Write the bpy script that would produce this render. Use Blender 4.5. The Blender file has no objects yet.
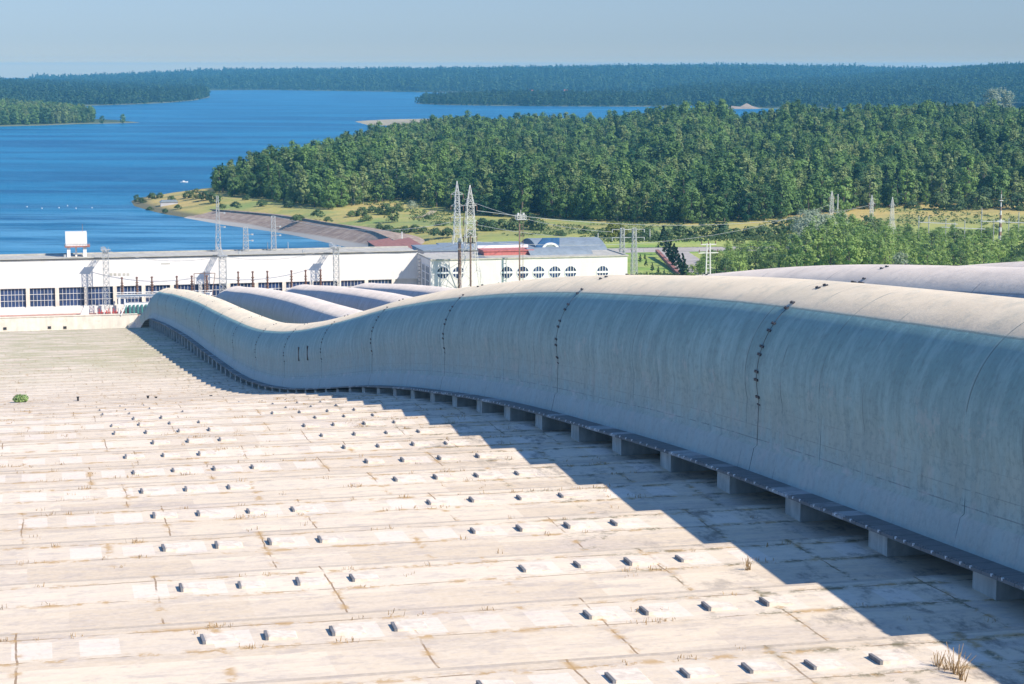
import bpy, math, random
import numpy as np
from mathutils import Vector, Matrix
random.seed(7); rng = np.random.default_rng(11)
scene = bpy.context.scene
COL = scene.collection
PI = math.pi
# ------------------------------------------------------------------ camera maths
HC = 90.0                      # camera height above the water (m)
F = 2000.0
PHI = math.atan(276/F); TH = math.atan(481*math.cos(PHI)/F)
fw = Vector((math.sin(TH)*math.cos(PHI), math.cos(TH)*math.cos(PHI), -math.sin(PHI)))
rt = Vector((math.cos(TH), -math.sin(TH), 0)); up = rt.cross(fw)
def ray(x, y): return fw + rt*((x-512)/F) + up*((342-y)/F)
def PH(x, y, h=90.0):
    d = ray(x, y); t = -h/d.z; return (d.x*t, d.y*t)
def PY(x, y, Y):
    d = ray(x, y); t = Y/d.y; return (d.x*t, HC+d.z*t)
cam_d = bpy.data.cameras.new('camera'); cam = bpy.data.objects.new('camera', cam_d); COL.objects.link(cam)
cam.matrix_world = Matrix.Translation((0, 0, HC)) @ Matrix((rt, up, -fw)).transposed().to_4x4()
cam_d.sensor_width = 36; cam_d.lens = F/1024*36; cam_d.clip_start = 0.5; cam_d.clip_end = 60000
scene.camera = cam
# ------------------------------------------------------------------ materials
def newmat(name):
    m = bpy.data.materials.new(name); m.use_nodes = True
    nt = m.node_tree; b = nt.nodes['Principled BSDF']; return m, nt, b
class NB:
    """tiny node builder"""
    def __init__(s, nt): s.nt = nt
    def n(s, t, **kw):
        nd = s.nt.nodes.new(t)
        for k, v in kw.items(): setattr(nd, k, v)
        return nd
    def link(s, a, b): s.nt.links.new(a, b)
    def put(s, sock, v):
        if hasattr(v, 'is_output') or isinstance(v, bpy.types.NodeSocket): s.link(v, sock)
        else: sock.default_value = v
    def math(s, op, a, b=0.0, c=None, clamp=False):
        nd = s.n('ShaderNodeMath', operation=op, use_clamp=clamp)
        s.put(nd.inputs[0], a); s.put(nd.inputs[1], b)
        if c is not None: s.put(nd.inputs[2], c)
        return nd.outputs[0]
    def mix(s, f, a, b, mode='MIX'):
        nd = s.n('ShaderNodeMix', data_type='RGBA', blend_type=mode)
        s.put(nd.inputs[0], f)
        s.put(nd.inputs[6], a if not isinstance(a, tuple) else (*a[:3], 1)); s.put(nd.inputs[7], b if not isinstance(b, tuple) else (*b[:3], 1))
        return nd.outputs[2]
    def noise(s, vec, scale, detail=3, rough=.55, dist=0):
        nd = s.n('ShaderNodeTexNoise'); s.put(nd.inputs['Vector'], vec)
        nd.inputs['Scale'].default_value = scale; nd.inputs['Detail'].default_value = detail
        nd.inputs['Roughness'].default_value = rough; nd.inputs['Distortion'].default_value = dist
        return nd.outputs['Fac']
    def ramp(s, f, lo, hi):
        nd = s.n('ShaderNodeMapRange'); nd.interpolation_type = 'SMOOTHSTEP'
        s.put(nd.inputs[0], f); nd.inputs[1].default_value = lo; nd.inputs[2].default_value = hi
        return nd.outputs[0]
    def scale(s, vec, v):
        nd = s.n('ShaderNodeMapping'); s.put(nd.inputs[0], vec); nd.inputs['Scale'].default_value = v
        return nd.outputs[0]
    def xyz(s, vec):
        nd = s.n('ShaderNodeSeparateXYZ'); s.put(nd.inputs[0], vec); return nd.outputs
    def comb(s, x, y, z=0.0):
        nd = s.n('ShaderNodeCombineXYZ'); s.put(nd.inputs[0], x); s.put(nd.inputs[1], y); s.put(nd.inputs[2], z); return nd.outputs[0]
    def bump(s, h, strength, dist):
        nd = s.n('ShaderNodeBump'); s.put(nd.inputs['Height'], h)
        nd.inputs['Strength'].default_value = strength; nd.inputs['Distance'].default_value = dist
        return nd.outputs[0]
    def white(s, vec):
        nd = s.n('ShaderNodeTexWhiteNoise', noise_dimensions='3D'); s.put(nd.inputs['Vector'], vec); return nd.outputs['Value']
def simple(name, c, rough=.7, var=.18, sc=1.2, metal=0.0, stain=None):
    m, nt, b = newmat(name); q = NB(nt)
    pos = q.n('ShaderNodeNewGeometry').outputs['Position']
    n1 = q.noise(pos, sc, 5); n2 = q.noise(q.scale(pos, (1, 1, .15)), sc*2.3, 3)
    f = q.math('MULTIPLY', q.math('ADD', n1, n2), .5)
    dark = tuple(x*(1-var) for x in c); lite = tuple(min(1, x*(1+var)) for x in c)
    col = q.mix(q.ramp(f, .35, .65), dark, lite)
    if stain: col = q.mix(q.math('MULTIPLY', q.ramp(n1, .58, .75), .6), col, stain)
    q.link(col, b.inputs['Base Color']); b.inputs['Roughness'].default_value = rough; b.inputs['Metallic'].default_value = metal
    return m
def foliage(name, c1, c2, c3):
    m, nt, b = newmat(name); q = NB(nt)
    oi = q.n('ShaderNodeObjectInfo'); r = q.math('ADD', q.math('MULTIPLY', oi.outputs['Random'], .65), q.math('SUBTRACT', q.math('MULTIPLY', q.noise(oi.outputs['Location'], .013, 3), 1.6), .62))
    at = q.n('ShaderNodeAttribute', attribute_name='tint').outputs['Fac']
    col = q.mix(q.ramp(r, .05, .95), c1, c2)
    col = q.mix(q.math('MULTIPLY', q.ramp(at, .35, 1.0), .45), col, c3)
    col = q.mix(q.math('MULTIPLY', q.ramp(at, .3, .0), .3), col, tuple(x*.55 for x in c1))
    q.link(col, b.inputs['Base Color']); b.inputs['Roughness'].default_value = .6
    b.inputs['Specular IOR Level'].default_value = .25
    tr = q.n('ShaderNodeBsdfTranslucent'); q.link(col, tr.inputs[0])
    mx = q.n('ShaderNodeMixShader'); mx.inputs[0].default_value = .33
    q.link(b.outputs[0], mx.inputs[1]); q.link(tr.outputs[0], mx.inputs[2])
    q.link(mx.outputs[0], nt.nodes['Material Output'].inputs[0])
    return m
M = {}
M['white_wall'] = simple('white_wall', (.72, .69, .64), .7, .07, .25, stain=(.58, .54, .48))
M['cream_wall'] = simple('cream_wall', (.68, .62, .52), .8, .12, .4, stain=(.45, .38, .30))
M['grey_wall'] = simple('grey_wall', (.42, .41, .42), .8, .1, .4)
M['roof_grey'] = simple('roof_grey', (.20, .24, .27), .6, .12, .3)
M['roof_beige'] = simple('roof_beige', (.42, .40, .34), .8, .15, .3)
M['roof_red'] = simple('roof_red', (.44, .13, .11), .6, .15, .5)
M['rust_red'] = simple('rust_red', (.30, .13, .10), .8, .2, .4)
M['blue'] = simple('blue', (.03, .10, .24), .45, .15, .5)
M['glass'] = simple('glass', (.022, .042, .11), .12, .4, .3)
M['frame_white'] = simple('frame_white', (.72, .72, .70), .5, .08, 2)
M['steel'] = simple('steel', (.42, .43, .42), .5, .2, 1.5, .3)
M['steel_white'] = simple('steel_white', (.56, .55, .52), .5, .12, 1)
M['steel_rust'] = simple('steel_rust', (.20, .13, .10), .7, .3, 1)
M['dark_metal'] = simple('dark_metal', (.018, .018, .02), .6, .3, 3)
def walk_mat():
    m, nt, b = newmat('walkway_plates'); q = NB(nt)
    pos = q.n('ShaderNodeNewGeometry').outputs['Position']; x, y, z = q.xyz(pos)
    r = q.white(q.comb(q.math('FLOOR', q.math('DIVIDE', y, 1.15)), 3.0, 0.0)); f = q.math('FRACT', q.math('DIVIDE', y, 1.15)); n = q.noise(pos, 2.0, 5, .7)
    c = q.mix(q.ramp(r, .72, .95), (.17, .175, .17), (.40, .41, .40)); c = q.mix(q.math('MULTIPLY', q.ramp(n, .45, .65), .5), c, (.11, .11, .105))
    c = q.mix(q.math('LESS_THAN', f, .035), c, (.04, .04, .04)); q.link(c, b.inputs['Base Color']); b.inputs['Roughness'].default_value = .8; return m
M['walk'] = walk_mat()
M['joint'] = simple('joint', (.07, .075, .08), .8, .4, 2)
M['bracket'] = simple('bracket', (.05, .05, .055), .6, .3, 3)
M['bright_metal'] = simple('bright_metal', (.75, .75, .73), .4, .1, 3)
M['green_paint'] = simple('green_paint', (.06, .20, .18), .5, .15, 1)
M['red_paint'] = simple('red_paint', (.45, .05, .04), .5, .15, 1)
M['porcelain'] = simple('porcelain', (.16, .08, .05), .3, .2, 2)
M['bark'] = simple('bark', (.12, .10, .08), .9, .3, 2)
M['bark_pale'] = simple('bark_pale', (.20, .19, .17), .9, .3, 2)
M['pier'] = simple('pier', (.44, .43, .39), .85, .25, 1.0, stain=(.17, .15, .12))
M['asphalt'] = simple('asphalt', (.38, .34, .30), .9, .15, .1)
M['red_soil'] = simple('red_soil', (.42, .24, .19), .95, .25, .5)
M['bank'] = None
M['leaf_forest'] = foliage('leaf_forest', (.016, .075, .028), (.19, .31, .075), (.24, .35, .12))
M['leaf_far'] = foliage('leaf_far', (.024, .080, .040), (.060, .125, .055), (.10, .15, .06))
M['leaf_conifer'] = foliage('leaf_conifer', (.014, .050, .028), (.030, .075, .040), (.055, .10, .05))
M['leaf_willow'] = foliage('leaf_willow', (.13, .24, .06), (.30, .41, .11), (.44, .53, .22))
M['leaf_silver'] = foliage('leaf_silver', (.24, .30, .19), (.32, .38, .26), (.50, .54, .42))
M['leaf_bush'] = foliage('leaf_bush', (.045, .10, .045), (.12, .18, .055), (.18, .23, .09))
M['leaf_yellow'] = foliage('leaf_yellow', (.14, .17, .03), (.20, .22, .04), (.32, .30, .06))
M['leaf_bright'] = foliage('leaf_bright', (.22, .34, .11), (.27, .39, .14), (.38, .48, .22))
M['straw'] = foliage('straw', (.38, .26, .14), (.48, .34, .18), (.60, .45, .28))
# ---- concrete terraces
STEP = 8.62; EDGE0 = 62.0; PX = 1.993; X0 = 5.0
def concrete_ground_mat():
    m, nt, b = newmat('terrace_concrete'); q = NB(nt)
    pos = q.n('ShaderNodeNewGeometry').outputs['Position']; x, y, z = q.xyz(pos)
    wob = q.math('MULTIPLY', q.math('SUBTRACT', q.noise(pos, .35, 3), .5), .35)
    xw = q.math('ADD', x, wob); yw = q.math('ADD', y, wob)
    row = q.math('FLOOR', q.math('DIVIDE', q.math('SUBTRACT', y, EDGE0), STEP))
    fy = q.math('FRACT', q.math('ADD', q.math('DIVIDE', q.math('SUBTRACT', yw, EDGE0), STEP), 20.0))
    fyr = q.math('FRACT', q.math('ADD', q.math('DIVIDE', q.math('SUBTRACT', y, EDGE0), STEP), 20.0))
    # slabs 12 m wide, offset from row to row
    off = q.math('MULTIPLY', q.math('MODULO', q.math('ADD', row, 40), 3), 1.35)
    sx = q.math('DIVIDE', q.math('ADD', q.math('ADD', xw, off), 196.0), 6.0)
    cell = q.math('FLOOR', sx); fx = q.math('FRACT', sx)
    tone = q.white(q.comb(cell, row, q.math('FLOOR', q.math('MULTIPLY', fy, 2))))
    n1 = q.noise(pos, .22, 6, .6); n2 = q.noise(q.scale(pos, (.28, 1.5, 1)), 1.3, 6, .65); n3 = q.noise(pos, 5, 4, .6)
    base = q.mix(tone, (.60, .485, .345), (.74, .62, .46))
    base = q.mix(q.math('MULTIPLY', q.ramp(n2, .45, .64), .38), base, (.43, .365, .31))
    base = q.mix(q.math('MULTIPLY', q.math('LESS_THAN', q.math('ABSOLUTE', q.math('SUBTRACT', fyr, .985)), .015), .5), base, (.30, .25, .20))
    base = q.mix(q.math('MULTIPLY', q.math('MULTIPLY', q.math('GREATER_THAN', fyr, .60), q.math('LESS_THAN', fyr, .90)), .22), base, (.80, .70, .56))
    base = q.mix(q.math('MULTIPLY', q.math('MULTIPLY', q.math('LESS_THAN', fyr, .42), q.ramp(q.white(q.comb(cell, row, 9.0)), .3, 1.0)), .45), base, (.47, .39, .32))
    base = q.mix(q.math('MULTIPLY', q.ramp(n1, .55, .75), .35), base, (.50, .42, .38))
    base = q.mix(q.math('MULTIPLY', q.ramp(n3, .35, .75), .28), base, (.80, .69, .56))
    n4 = q.noise(q.scale(pos, (.6, 1, 1)), 1.7, 7, .72)
    base = q.mix(q.math('MULTIPLY', q.ramp(n4, .50, .64), .42), base, (.40, .345, .31))
    # pale filled pockets in every slab
    px = q.math('FRACT', q.math('DIVIDE', q.math('ADD', x, 199.3-X0+.55), PX))
    inx = q.math('LESS_THAN', q.math('ABSOLUTE', q.math('SUBTRACT', px, .5)), .30)
    iny = q.math('LESS_THAN', q.math('ABSOLUTE', q.math('SUBTRACT', fyr, .745)), .105)
    pkr = q.white(q.comb(q.math('FLOOR', q.math('DIVIDE', q.math('ADD', x, 199.3-X0+.55), PX)), row, 7.0))
    pocket = q.math('MULTIPLY', q.math('MULTIPLY', inx, iny), q.math('MULTIPLY', q.math('MULTIPLY', q.ramp(n3, .2, .5), q.ramp(pkr, .1, .6)), q.math('MULTIPLY', .5, q.ramp(y, 230, 90))))
    base = q.mix(pocket, base, (.80, .70, .60))
    # joints
    def line(f, c, w): return q.math('LESS_THAN', q.math('ABSOLUTE', q.math('SUBTRACT', f, c)), w)
    jx = line(fx, .5, .0055); jx_on = q.math('GREATER_THAN', q.white(q.comb(cell, row, 3.0)), .25)
    jy1 = line(fy, .60, .004); jy2 = line(fy, .90, .005)
    jm = q.math('MAXIMUM', q.math('MULTIPLY', jx, jx_on), q.math('MAXIMUM', jy1, jy2))
    jn = q.noise(pos, .6, 3); jm = q.math('MULTIPLY', jm, q.ramp(jn, .40, .55))
    base = q.mix(q.math('MULTIPLY', jm, .85), base, (.24, .15, .075))
    # growth creeping out of the joints
    dx = q.math('ABSOLUTE', q.math('SUBTRACT', fx, .5)); dy = q.math('MINIMUM', q.math('ABSOLUTE', q.math('SUBTRACT', fy, .90)), q.math('ABSOLUTE', q.math('SUBTRACT', fy, .60)))
    near = q.math('MAXIMUM', q.ramp(dx, .05, .0), q.ramp(dy, .05, .0))
    g = q.math('MULTIPLY', near, q.ramp(q.noise(pos, 1.1, 6, .7), .50, .60))
    base = q.mix(q.math('MULTIPLY', g, .85), base, (.46, .29, .12))
    farw = q.math('MULTIPLY', q.ramp(y, 290, 430), q.ramp(q.noise(q.scale(pos, (.35, 1, 1)), .22, 5, .75), .42, .58))
    base = q.mix(q.math('MULTIPLY', farw, .72), base, (.30, .30, .12))
    base = q.mix(q.math('MULTIPLY', q.ramp(y, 250, 480), .35), base, (.50, .42, .30))
    # wet, mossy stain blotches
    st = q.math('MULTIPLY', q.ramp(q.noise(q.scale(pos, (1, .5, 1)), .6, 7, .75), .52, .66), q.ramp(x, 19, 26))
    base = q.mix(q.math('MULTIPLY', st, .75), base, (.20, .17, .14))
    ms = q.math('MULTIPLY', q.math('MAXIMUM', near, q.ramp(n1, .60, .68)), q.math('MULTIPLY', q.ramp(q.noise(pos, 1.4, 7, .75), .50, .58), q.ramp(x, 18, 23)))
    base = q.mix(q.math('MULTIPLY', ms, .8), base, (.13, .115, .055))
    q.link(base, b.inputs['Base Color']); b.inputs['Roughness'].default_value = .85
    hgt = q.math('SUBTRACT', q.math('ADD', q.math('MULTIPLY', n3, .4), n2), q.math('MULTIPLY', jm, .9))
    q.link(q.bump(hgt, .5, .05), b.inputs['Normal'])
    return m
M['terrace'] = concrete_ground_mat()
# ---- pipe concrete
def pipe_mat(name, warm, lav, edge=2.98, hid=.42):
    m, nt, b = newmat(name); q = NB(nt)
    uv = q.n('ShaderNodeUVMap', uv_map='UVMap').outputs[0]; u, v, _ = q.xyz(uv)   # u = metres along, v = metres around (0 = crown)
    vec = q.comb(u, v, 0.0)
    streak = q.noise(q.scale(vec, (1, .12, 1)), 1.1, 6, .65, .4)
    streak2 = q.noise(q.scale(vec, (1, .05, 1)), 6.0, 4, .6)
    blot = q.noise(vec, .35, 6, .62)
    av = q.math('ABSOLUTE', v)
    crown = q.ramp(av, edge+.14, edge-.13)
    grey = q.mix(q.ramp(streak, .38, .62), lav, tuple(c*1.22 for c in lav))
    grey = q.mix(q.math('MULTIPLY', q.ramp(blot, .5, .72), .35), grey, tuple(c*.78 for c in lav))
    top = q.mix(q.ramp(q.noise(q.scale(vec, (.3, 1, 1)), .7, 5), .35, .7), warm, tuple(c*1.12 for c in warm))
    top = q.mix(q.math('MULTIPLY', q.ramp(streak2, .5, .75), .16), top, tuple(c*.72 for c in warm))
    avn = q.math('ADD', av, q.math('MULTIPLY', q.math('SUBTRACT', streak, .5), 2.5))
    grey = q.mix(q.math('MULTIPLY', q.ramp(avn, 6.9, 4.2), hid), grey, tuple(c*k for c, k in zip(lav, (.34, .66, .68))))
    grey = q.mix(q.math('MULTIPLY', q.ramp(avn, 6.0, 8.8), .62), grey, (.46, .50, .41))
    grit = q.noise(vec, 3.2, 9, .74); grit2 = q.noise(q.scale(vec, (1, .35, 1)), .9, 7, .7)
    grey = q.mix(q.math('MULTIPLY', q.ramp(grit, .47, .62), .30), grey, tuple(c*.55 for c in lav))
    grey = q.mix(q.math('MULTIPLY', q.ramp(grit2, .52, .40), .30), grey, tuple(min(1, c*1.55) for c in lav))
    top = q.mix(q.math('MULTIPLY', q.ramp(grit2, .52, .66), .22), top, tuple(c*.70 for c in warm))
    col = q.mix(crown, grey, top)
    # band line at the membrane edge
    ln = q.math('LESS_THAN', q.math('ABSOLUTE', q.math('SUBTRACT', av, q.math('ADD', edge, q.math('MULTIPLY', streak, .12)))), .05)
    col = q.mix(q.math('MULTIPLY', ln, .55), col, tuple(c*.45 for c in lav))
    # ring seams
    fs = q.math('FRACT', q.math('DIVIDE', q.math('ADD', u, 200.4), 8.85/2))
    seam = q.math('LESS_THAN', q.math('ABSOLUTE', q.math('SUBTRACT', fs, .5)), .008)
    cellr = q.white(q.comb(q.math('FLOOR', q.math('DIVIDE', q.math('ADD', u, 200.4), 8.85/2)), 1.0, 0.0))
    fadev = q.ramp(q.noise(vec, .5, 3), .42, .6)
    col = q.mix(q.math('MULTIPLY', q.math('MULTIPLY', seam, fadev), q.ramp(cellr, .2, .6)), col, tuple(c*.42 for c in lav))
    s2 = q.math('LESS_THAN', q.math('ABSOLUTE', q.math('SUBTRACT', fs, .53)), .008)
    pal = q.math('MULTIPLY', s2, q.math('MULTIPLY', q.ramp(cellr, .55, .9), q.ramp(av, 8.5, 5.0)))
    col = q.mix(q.math('MULTIPLY', pal, .15), col, (.75, .70, .62))
    col = q.mix(q.math('MULTIPLY', q.math('SUBTRACT', cellr, .5), .25), col, tuple(c*.6 for c in lav))
    # dark run marks and lime bloom lower down
    runm = q.math('MULTIPLY', q.ramp(q.noise(q.scale(vec, (1, .10, 1)), .9, 5, .7), .58, .74), q.ramp(av, 4.0, 6.0))
    col = q.mix(q.math('MULTIPLY', q.ramp(q.noise(vec, .8, 7, .72), .50, .66), .22), col, tuple(c*.6 for c in lav))
    col = q.mix(q.math('MULTIPLY', runm, .55), col, tuple(c*.42 for c in lav))
    bloom = q.math('MULTIPLY', q.ramp(q.noise(q.scale(vec, (.4, 1.4, 1)), 1.1, 6, .7), .52, .66), q.ramp(q.math('ABSOLUTE', q.math('SUBTRACT', av, 9.6)), .6, .1))
    foot = q.math('GREATER_THAN', av, 9.72)
    col = q.mix(q.math('MULTIPLY', foot, .35), col, (.44, .47, .46))
    for c_, w_, k_ in ((8.75, .018, .35), (9.35, .025, .5), (7.9, .012, .25)):
        hl = q.math('LESS_THAN', q.math('ABSOLUTE', q.math('SUBTRACT', av, q.math('ADD', c_, q.math('MULTIPLY', blot, .06)))), w_)
        col = q.mix(q.math('MULTIPLY', q.math('MULTIPLY', hl, k_), q.ramp(streak, .4, .55)), col, (.10, .12, .12))
    pt = q.math('MULTIPLY', q.ramp(q.noise(vec, .55, 7, .75), .56, .60), q.ramp(av, 5.0, 7.0))
    col = q.mix(q.math('MULTIPLY', pt, .28), col, (.52, .50, .45))
    rust = q.math('MULTIPLY', q.ramp(q.noise(q.scale(vec, (1, .16, 1)), 1.7, 5, .7), .66, .78), q.ramp(av, 4.5, 7.0))
    col = q.mix(q.math('MULTIPLY', rust, .45), col, (.20, .13, .085))
    col = q.mix(q.math('MULTIPLY', bloom, .6), col, (.58, .55, .50))
    q.link(col, b.inputs['Base Color']); b.inputs['Roughness'].default_value = .75
    h = q.math('ADD', q.math('ADD', q.math('MULTIPLY', streak2, .5), q.math('MULTIPLY', grit, .7)), q.math('SUBTRACT', q.math('MULTIPLY', streak, 1.0), q.math('MULTIPLY', seam, .6)))
    q.link(q.bump(h, .45, .09), b.inputs['Normal']); b.inputs['Diffuse Roughness'].default_value = 1.0
    return m
M['pipe1'] = pipe_mat('penstock_concrete', (.60, .51, .375), (.235, .36, .35))  # side tinted teal: the blue of its shade put into the colour
M['pipe2'] = pipe_mat('penstock_concrete_pale', (.60, .52, .44), (.36, .36, .38), 3.4, .12)  # crown tone carried lower, upper side kept pale: sunlit look put into the colour
# ---- land
def land_mat():
    m, nt, b = newmat('meadow'); q = NB(nt)
    pos = q.n('ShaderNodeNewGeometry').outputs['Position']; x, y, z = q.xyz(pos)
    n1 = q.noise(pos, .006, 6, .6); n2 = q.noise(pos, .03, 6, .65); n3 = q.noise(pos, .4, 3)
    c = q.mix(q.ramp(n2, .4, .62), (.37, .33, .085), (.18, .26, .06))
    c = q.mix(q.ramp(n1, .45, .60), c, (.47, .35, .11))
    n5 = q.noise(q.scale(pos, (.25, 1, 1)), .045, 7, .7)
    c = q.mix(q.math('MULTIPLY', q.ramp(n5, .48, .62), .7), c, (.17, .18, .06))
    c = q.mix(q.math('MULTIPLY', q.ramp(n5, .45, .36), .5), c, (.42, .28, .12))
    c = q.mix(q.math('MULTIPLY', q.ramp(n3, .45, .7), .3), c, (.40, .33, .14))
    c = q.mix(q.ramp(y, 1000, 880), c, q.mix(q.ramp(n2, .4, .6), (.20, .31, .05), (.33, .37, .09)))
    c = q.mix(q.ramp(z, 2.2, .8), c, (.13, .12, .06))
    q.link(c, b.inputs['Base Color']); b.inputs['Roughness'].default_value = .95
    q.link(q.bump(q.math('ADD', n3, n2), .6, 1.0), b.inputs['Normal'])
    return m
M['land'] = land_mat()
def farland_mat():
    m, nt, b = newmat('forest_floor'); q = NB(nt)
    pos = q.n('ShaderNodeNewGeometry').outputs['Position']; x, y, z = q.xyz(pos)
    n2 = q.noise(pos, .01, 6, .65)
    c = q.mix(q.ramp(n2, .4, .62), (.030, .055, .022), (.055, .085, .03))
    c = q.mix(q.ramp(z, 1.6, .6), c, (.16, .16, .09))
    q.link(c, b.inputs['Base Color']); b.inputs['Roughness'].default_value = .95
    return m
M['farland'] = farland_mat()
M['sand'] = simple('sand', (.34, .29, .18), .95, .25, .02, stain=(.20, .20, .09))
M['cliff'] = simple('cliff', (.27, .21, .15), .95, .15, .03)
def bank_mat():
    m, nt, b = newmat('bank_slabs'); q = NB(nt)
    uv = q.n('ShaderNodeUVMap', uv_map='UVMap').outputs[0]; u, v, _ = q.xyz(uv)
    vec = q.comb(u, v, 0.0)
    n1 = q.noise(q.scale(vec, (1, 3.0, 1)), .12, 6, .65); n2 = q.noise(q.scale(vec, (1, .15, 1)), .35, 4, .6)
    c = q.mix(q.ramp(n1, .35, .65), (.28, .20, .145), (.40, .31, .23))
    c = q.mix(q.math('MULTIPLY', q.ramp(n2, .45, .65), .5), c, (.17, .12, .10))
    ln = q.math('LESS_THAN', q.math('FRACT', q.math('DIVIDE', u, 14.0)), .03)
    c = q.mix(q.math('MULTIPLY', ln, .5), c, (.10, .07, .06))
    c = q.mix(q.ramp(v, 5.0, 3.0), c, (.42, .39, .33))
    q.link(c, b.inputs['Base Color']); b.inputs['Roughness'].default_value = .9
    return m
M['bank'] = bank_mat()
def water_mat():
    m, nt, b = newmat('water'); q = NB(nt)
    pos = q.n('ShaderNodeNewGeometry').outputs['Position']; x, y, z = q.xyz(pos)
    # wind lanes running across the view
    rot = q.n('ShaderNodeVectorRotate', rotation_type='Z_AXIS'); q.link(pos, rot.inputs[0]); rot.inputs['Angle'].default_value = .30
    rv = rot.outputs[0]
    lane = q.noise(q.scale(rv, (.25, 1, 1)), .010, 6, .62, .4)
    lane2 = q.noise(q.scale(rv, (.18, 1, 1)), .045, 5, .6, .3)
    near = q.ramp(y, 1500, 1050)
    c = q.mix(q.ramp(lane, .38, .64), (.002, .075, .170), (.012, .165, .30))
    c = q.mix(q.math('MULTIPLY', near, q.ramp(lane2, .35, .62)), c, (.09, .28, .43))  # brighter reflection on the near water, put into the base colour
    lane3 = q.noise(q.scale(rv, (.22, 1, 1)), .16, 5, .7)
    c = q.mix(q.math('MULTIPLY', q.ramp(lane3, .5, .68), .35), c, (.06, .24, .40))
    c = q.mix(q.math('MULTIPLY', q.ramp(lane3, .48, .34), .35), c, (.0, .055, .13))
    q.link(c, b.inputs['Base Color'])
    b.inputs['Roughness'].default_value = .32; b.inputs['IOR'].default_value = 1.33
    b.inputs['Specular IOR Level'].default_value = .08
    w1 = q.noise(q.scale(rv, (.4, 1, 1)), .22, 6, .7); w2 = q.noise(q.scale(rv, (.5, 1, 1)), 1.1, 4, .6)
    hh = q.math('ADD', q.math('MULTIPLY', w1, 1.0), q.math('MULTIPLY', w2, .25))
    hh = q.math('MULTIPLY', hh, q.math('ADD', .45, lane))
    q.link(q.bump(hh, .9, 1.6), b.inputs['Normal'])
    return m
M['water'] = water_mat()
# ------------------------------------------------------------------ mesh helpers
class MB:
    def __init__(s): s.v = []; s.f = []; s.mi = []; s.uv = None
    def box(s, x0, x1, y0, y1, z0, z1, mi=0):
        n = len(s.v)
        s.v += [(x0, y0, z0), (x1, y0, z0), (x1, y1, z0), (x0, y1, z0), (x0, y0, z1), (x1, y0, z1), (x1, y1, z1), (x0, y1, z1)]
        s.f += [(n, n+3, n+2, n+1), (n+4, n+5, n+6, n+7), (n, n+1, n+5, n+4), (n+1, n+2, n+6, n+5), (n+2, n+3, n+7, n+6), (n+3, n, n+4, n+7)]
        s.mi += [mi]*6; return s
    def bar(s, a, b, w, w2=None, mi=0, n=4):
        a = Vector(a); b = Vector(b); d = (b-a)
        if d.length < 1e-6: return s
        d.normalize(); ref = Vector((0, 0, 1)) if abs(d.z) < .9 else Vector((0, 1, 0))
        p = d.cross(ref).normalized(); r = d.cross(p)
        k = len(s.v); w2 = w if w2 is None else w2
        for P, ww in ((a, w), (b, w2)):
            for i in range(n):
                t = 2*PI*(i+.5)/n; s.v.append(tuple(P + p*math.cos(t)*ww*.707 + r*math.sin(t)*ww*.707))
        for i in range(n):
            j = (i+1) % n; s.f.append((k+i, k+j, k+n+j, k+n+i)); s.mi.append(mi)
        s.f.append(tuple(k+i for i in range(n))[::-1]); s.f.append(tuple(k+n+i for i in range(n))); s.mi += [mi, mi]
        return s
    def prism(s, poly, y0, y1, mi=0, axis='y'):
        n = len(poly); k = len(s.v)
        for yy in (y0, y1):
            for (a, b) in poly: s.v.append((a, yy, b) if axis == 'y' else (yy, a, b))
        for i in range(n):
            j = (i+1) % n; s.f.append((k+i, k+j, k+n+j, k+n+i)); s.mi.append(mi)
        s.f.append(tuple(range(k, k+n))[::-1]); s.f.append(tuple(range(k+n, k+2*n))); s.mi += [mi, mi]
        return s
    def mesh(s, name, mats, smooth=False):
        me = bpy.data.meshes.new(name); me.from_pydata(s.v, [], s.f)
        for m in (mats if isinstance(mats, (list, tuple)) else [mats]): me.materials.append(m)
        if len(me.materials) > 1: me.polygons.foreach_set('material_index', s.mi)
        if smooth: me.polygons.foreach_set('use_smooth', [True]*len(me.polygons))
        import bmesh
        bm = bmesh.new(); bm.from_mesh(me); bmesh.ops.recalc_face_normals(bm, faces=bm.faces); bm.to_mesh(me); bm.free()
        me.update(); return me
    def obj(s, name, mats, parent=None, smooth=False):
        return link(name, s.mesh(name, mats, smooth), parent)
def link(name, data, parent=None):
    o = bpy.data.objects.new(name, data); COL.objects.link(o)
    if parent is not None:
        o.parent = parent
        # children are modelled in world space; bring them into the parent's frame
        o.matrix_parent_inverse = Matrix.Identity(4)
        if data is not None and parent.get('_w'): o.location = -Vector(parent['_w'])
    return o
def tag(o, label=None, cat=None, group=None, kind=None):
    if label: o['label'] = label
    if cat: o['category'] = cat
    if group: o['group'] = group
    if kind: o['kind'] = kind
    return o
def thing(name, label, cat, loc=(0, 0, 0), group=None, world=True):
    """Empty at the thing's base. world=True: its parts are modelled in world coordinates."""
    o = bpy.data.objects.new(name, None); COL.objects.link(o); o.location = loc; o.empty_display_size = .5
    if world: o['_w'] = tuple(loc)
    return tag(o, label, cat, group)
def copy_tree(o, parent=None):
    c = o.copy(); COL.objects.link(c)
    if parent is not None: c.parent = parent
    for ch in o.children: copy_tree(ch, c)
    return c
def struct(o): o['kind'] = 'structure'; return o
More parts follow.
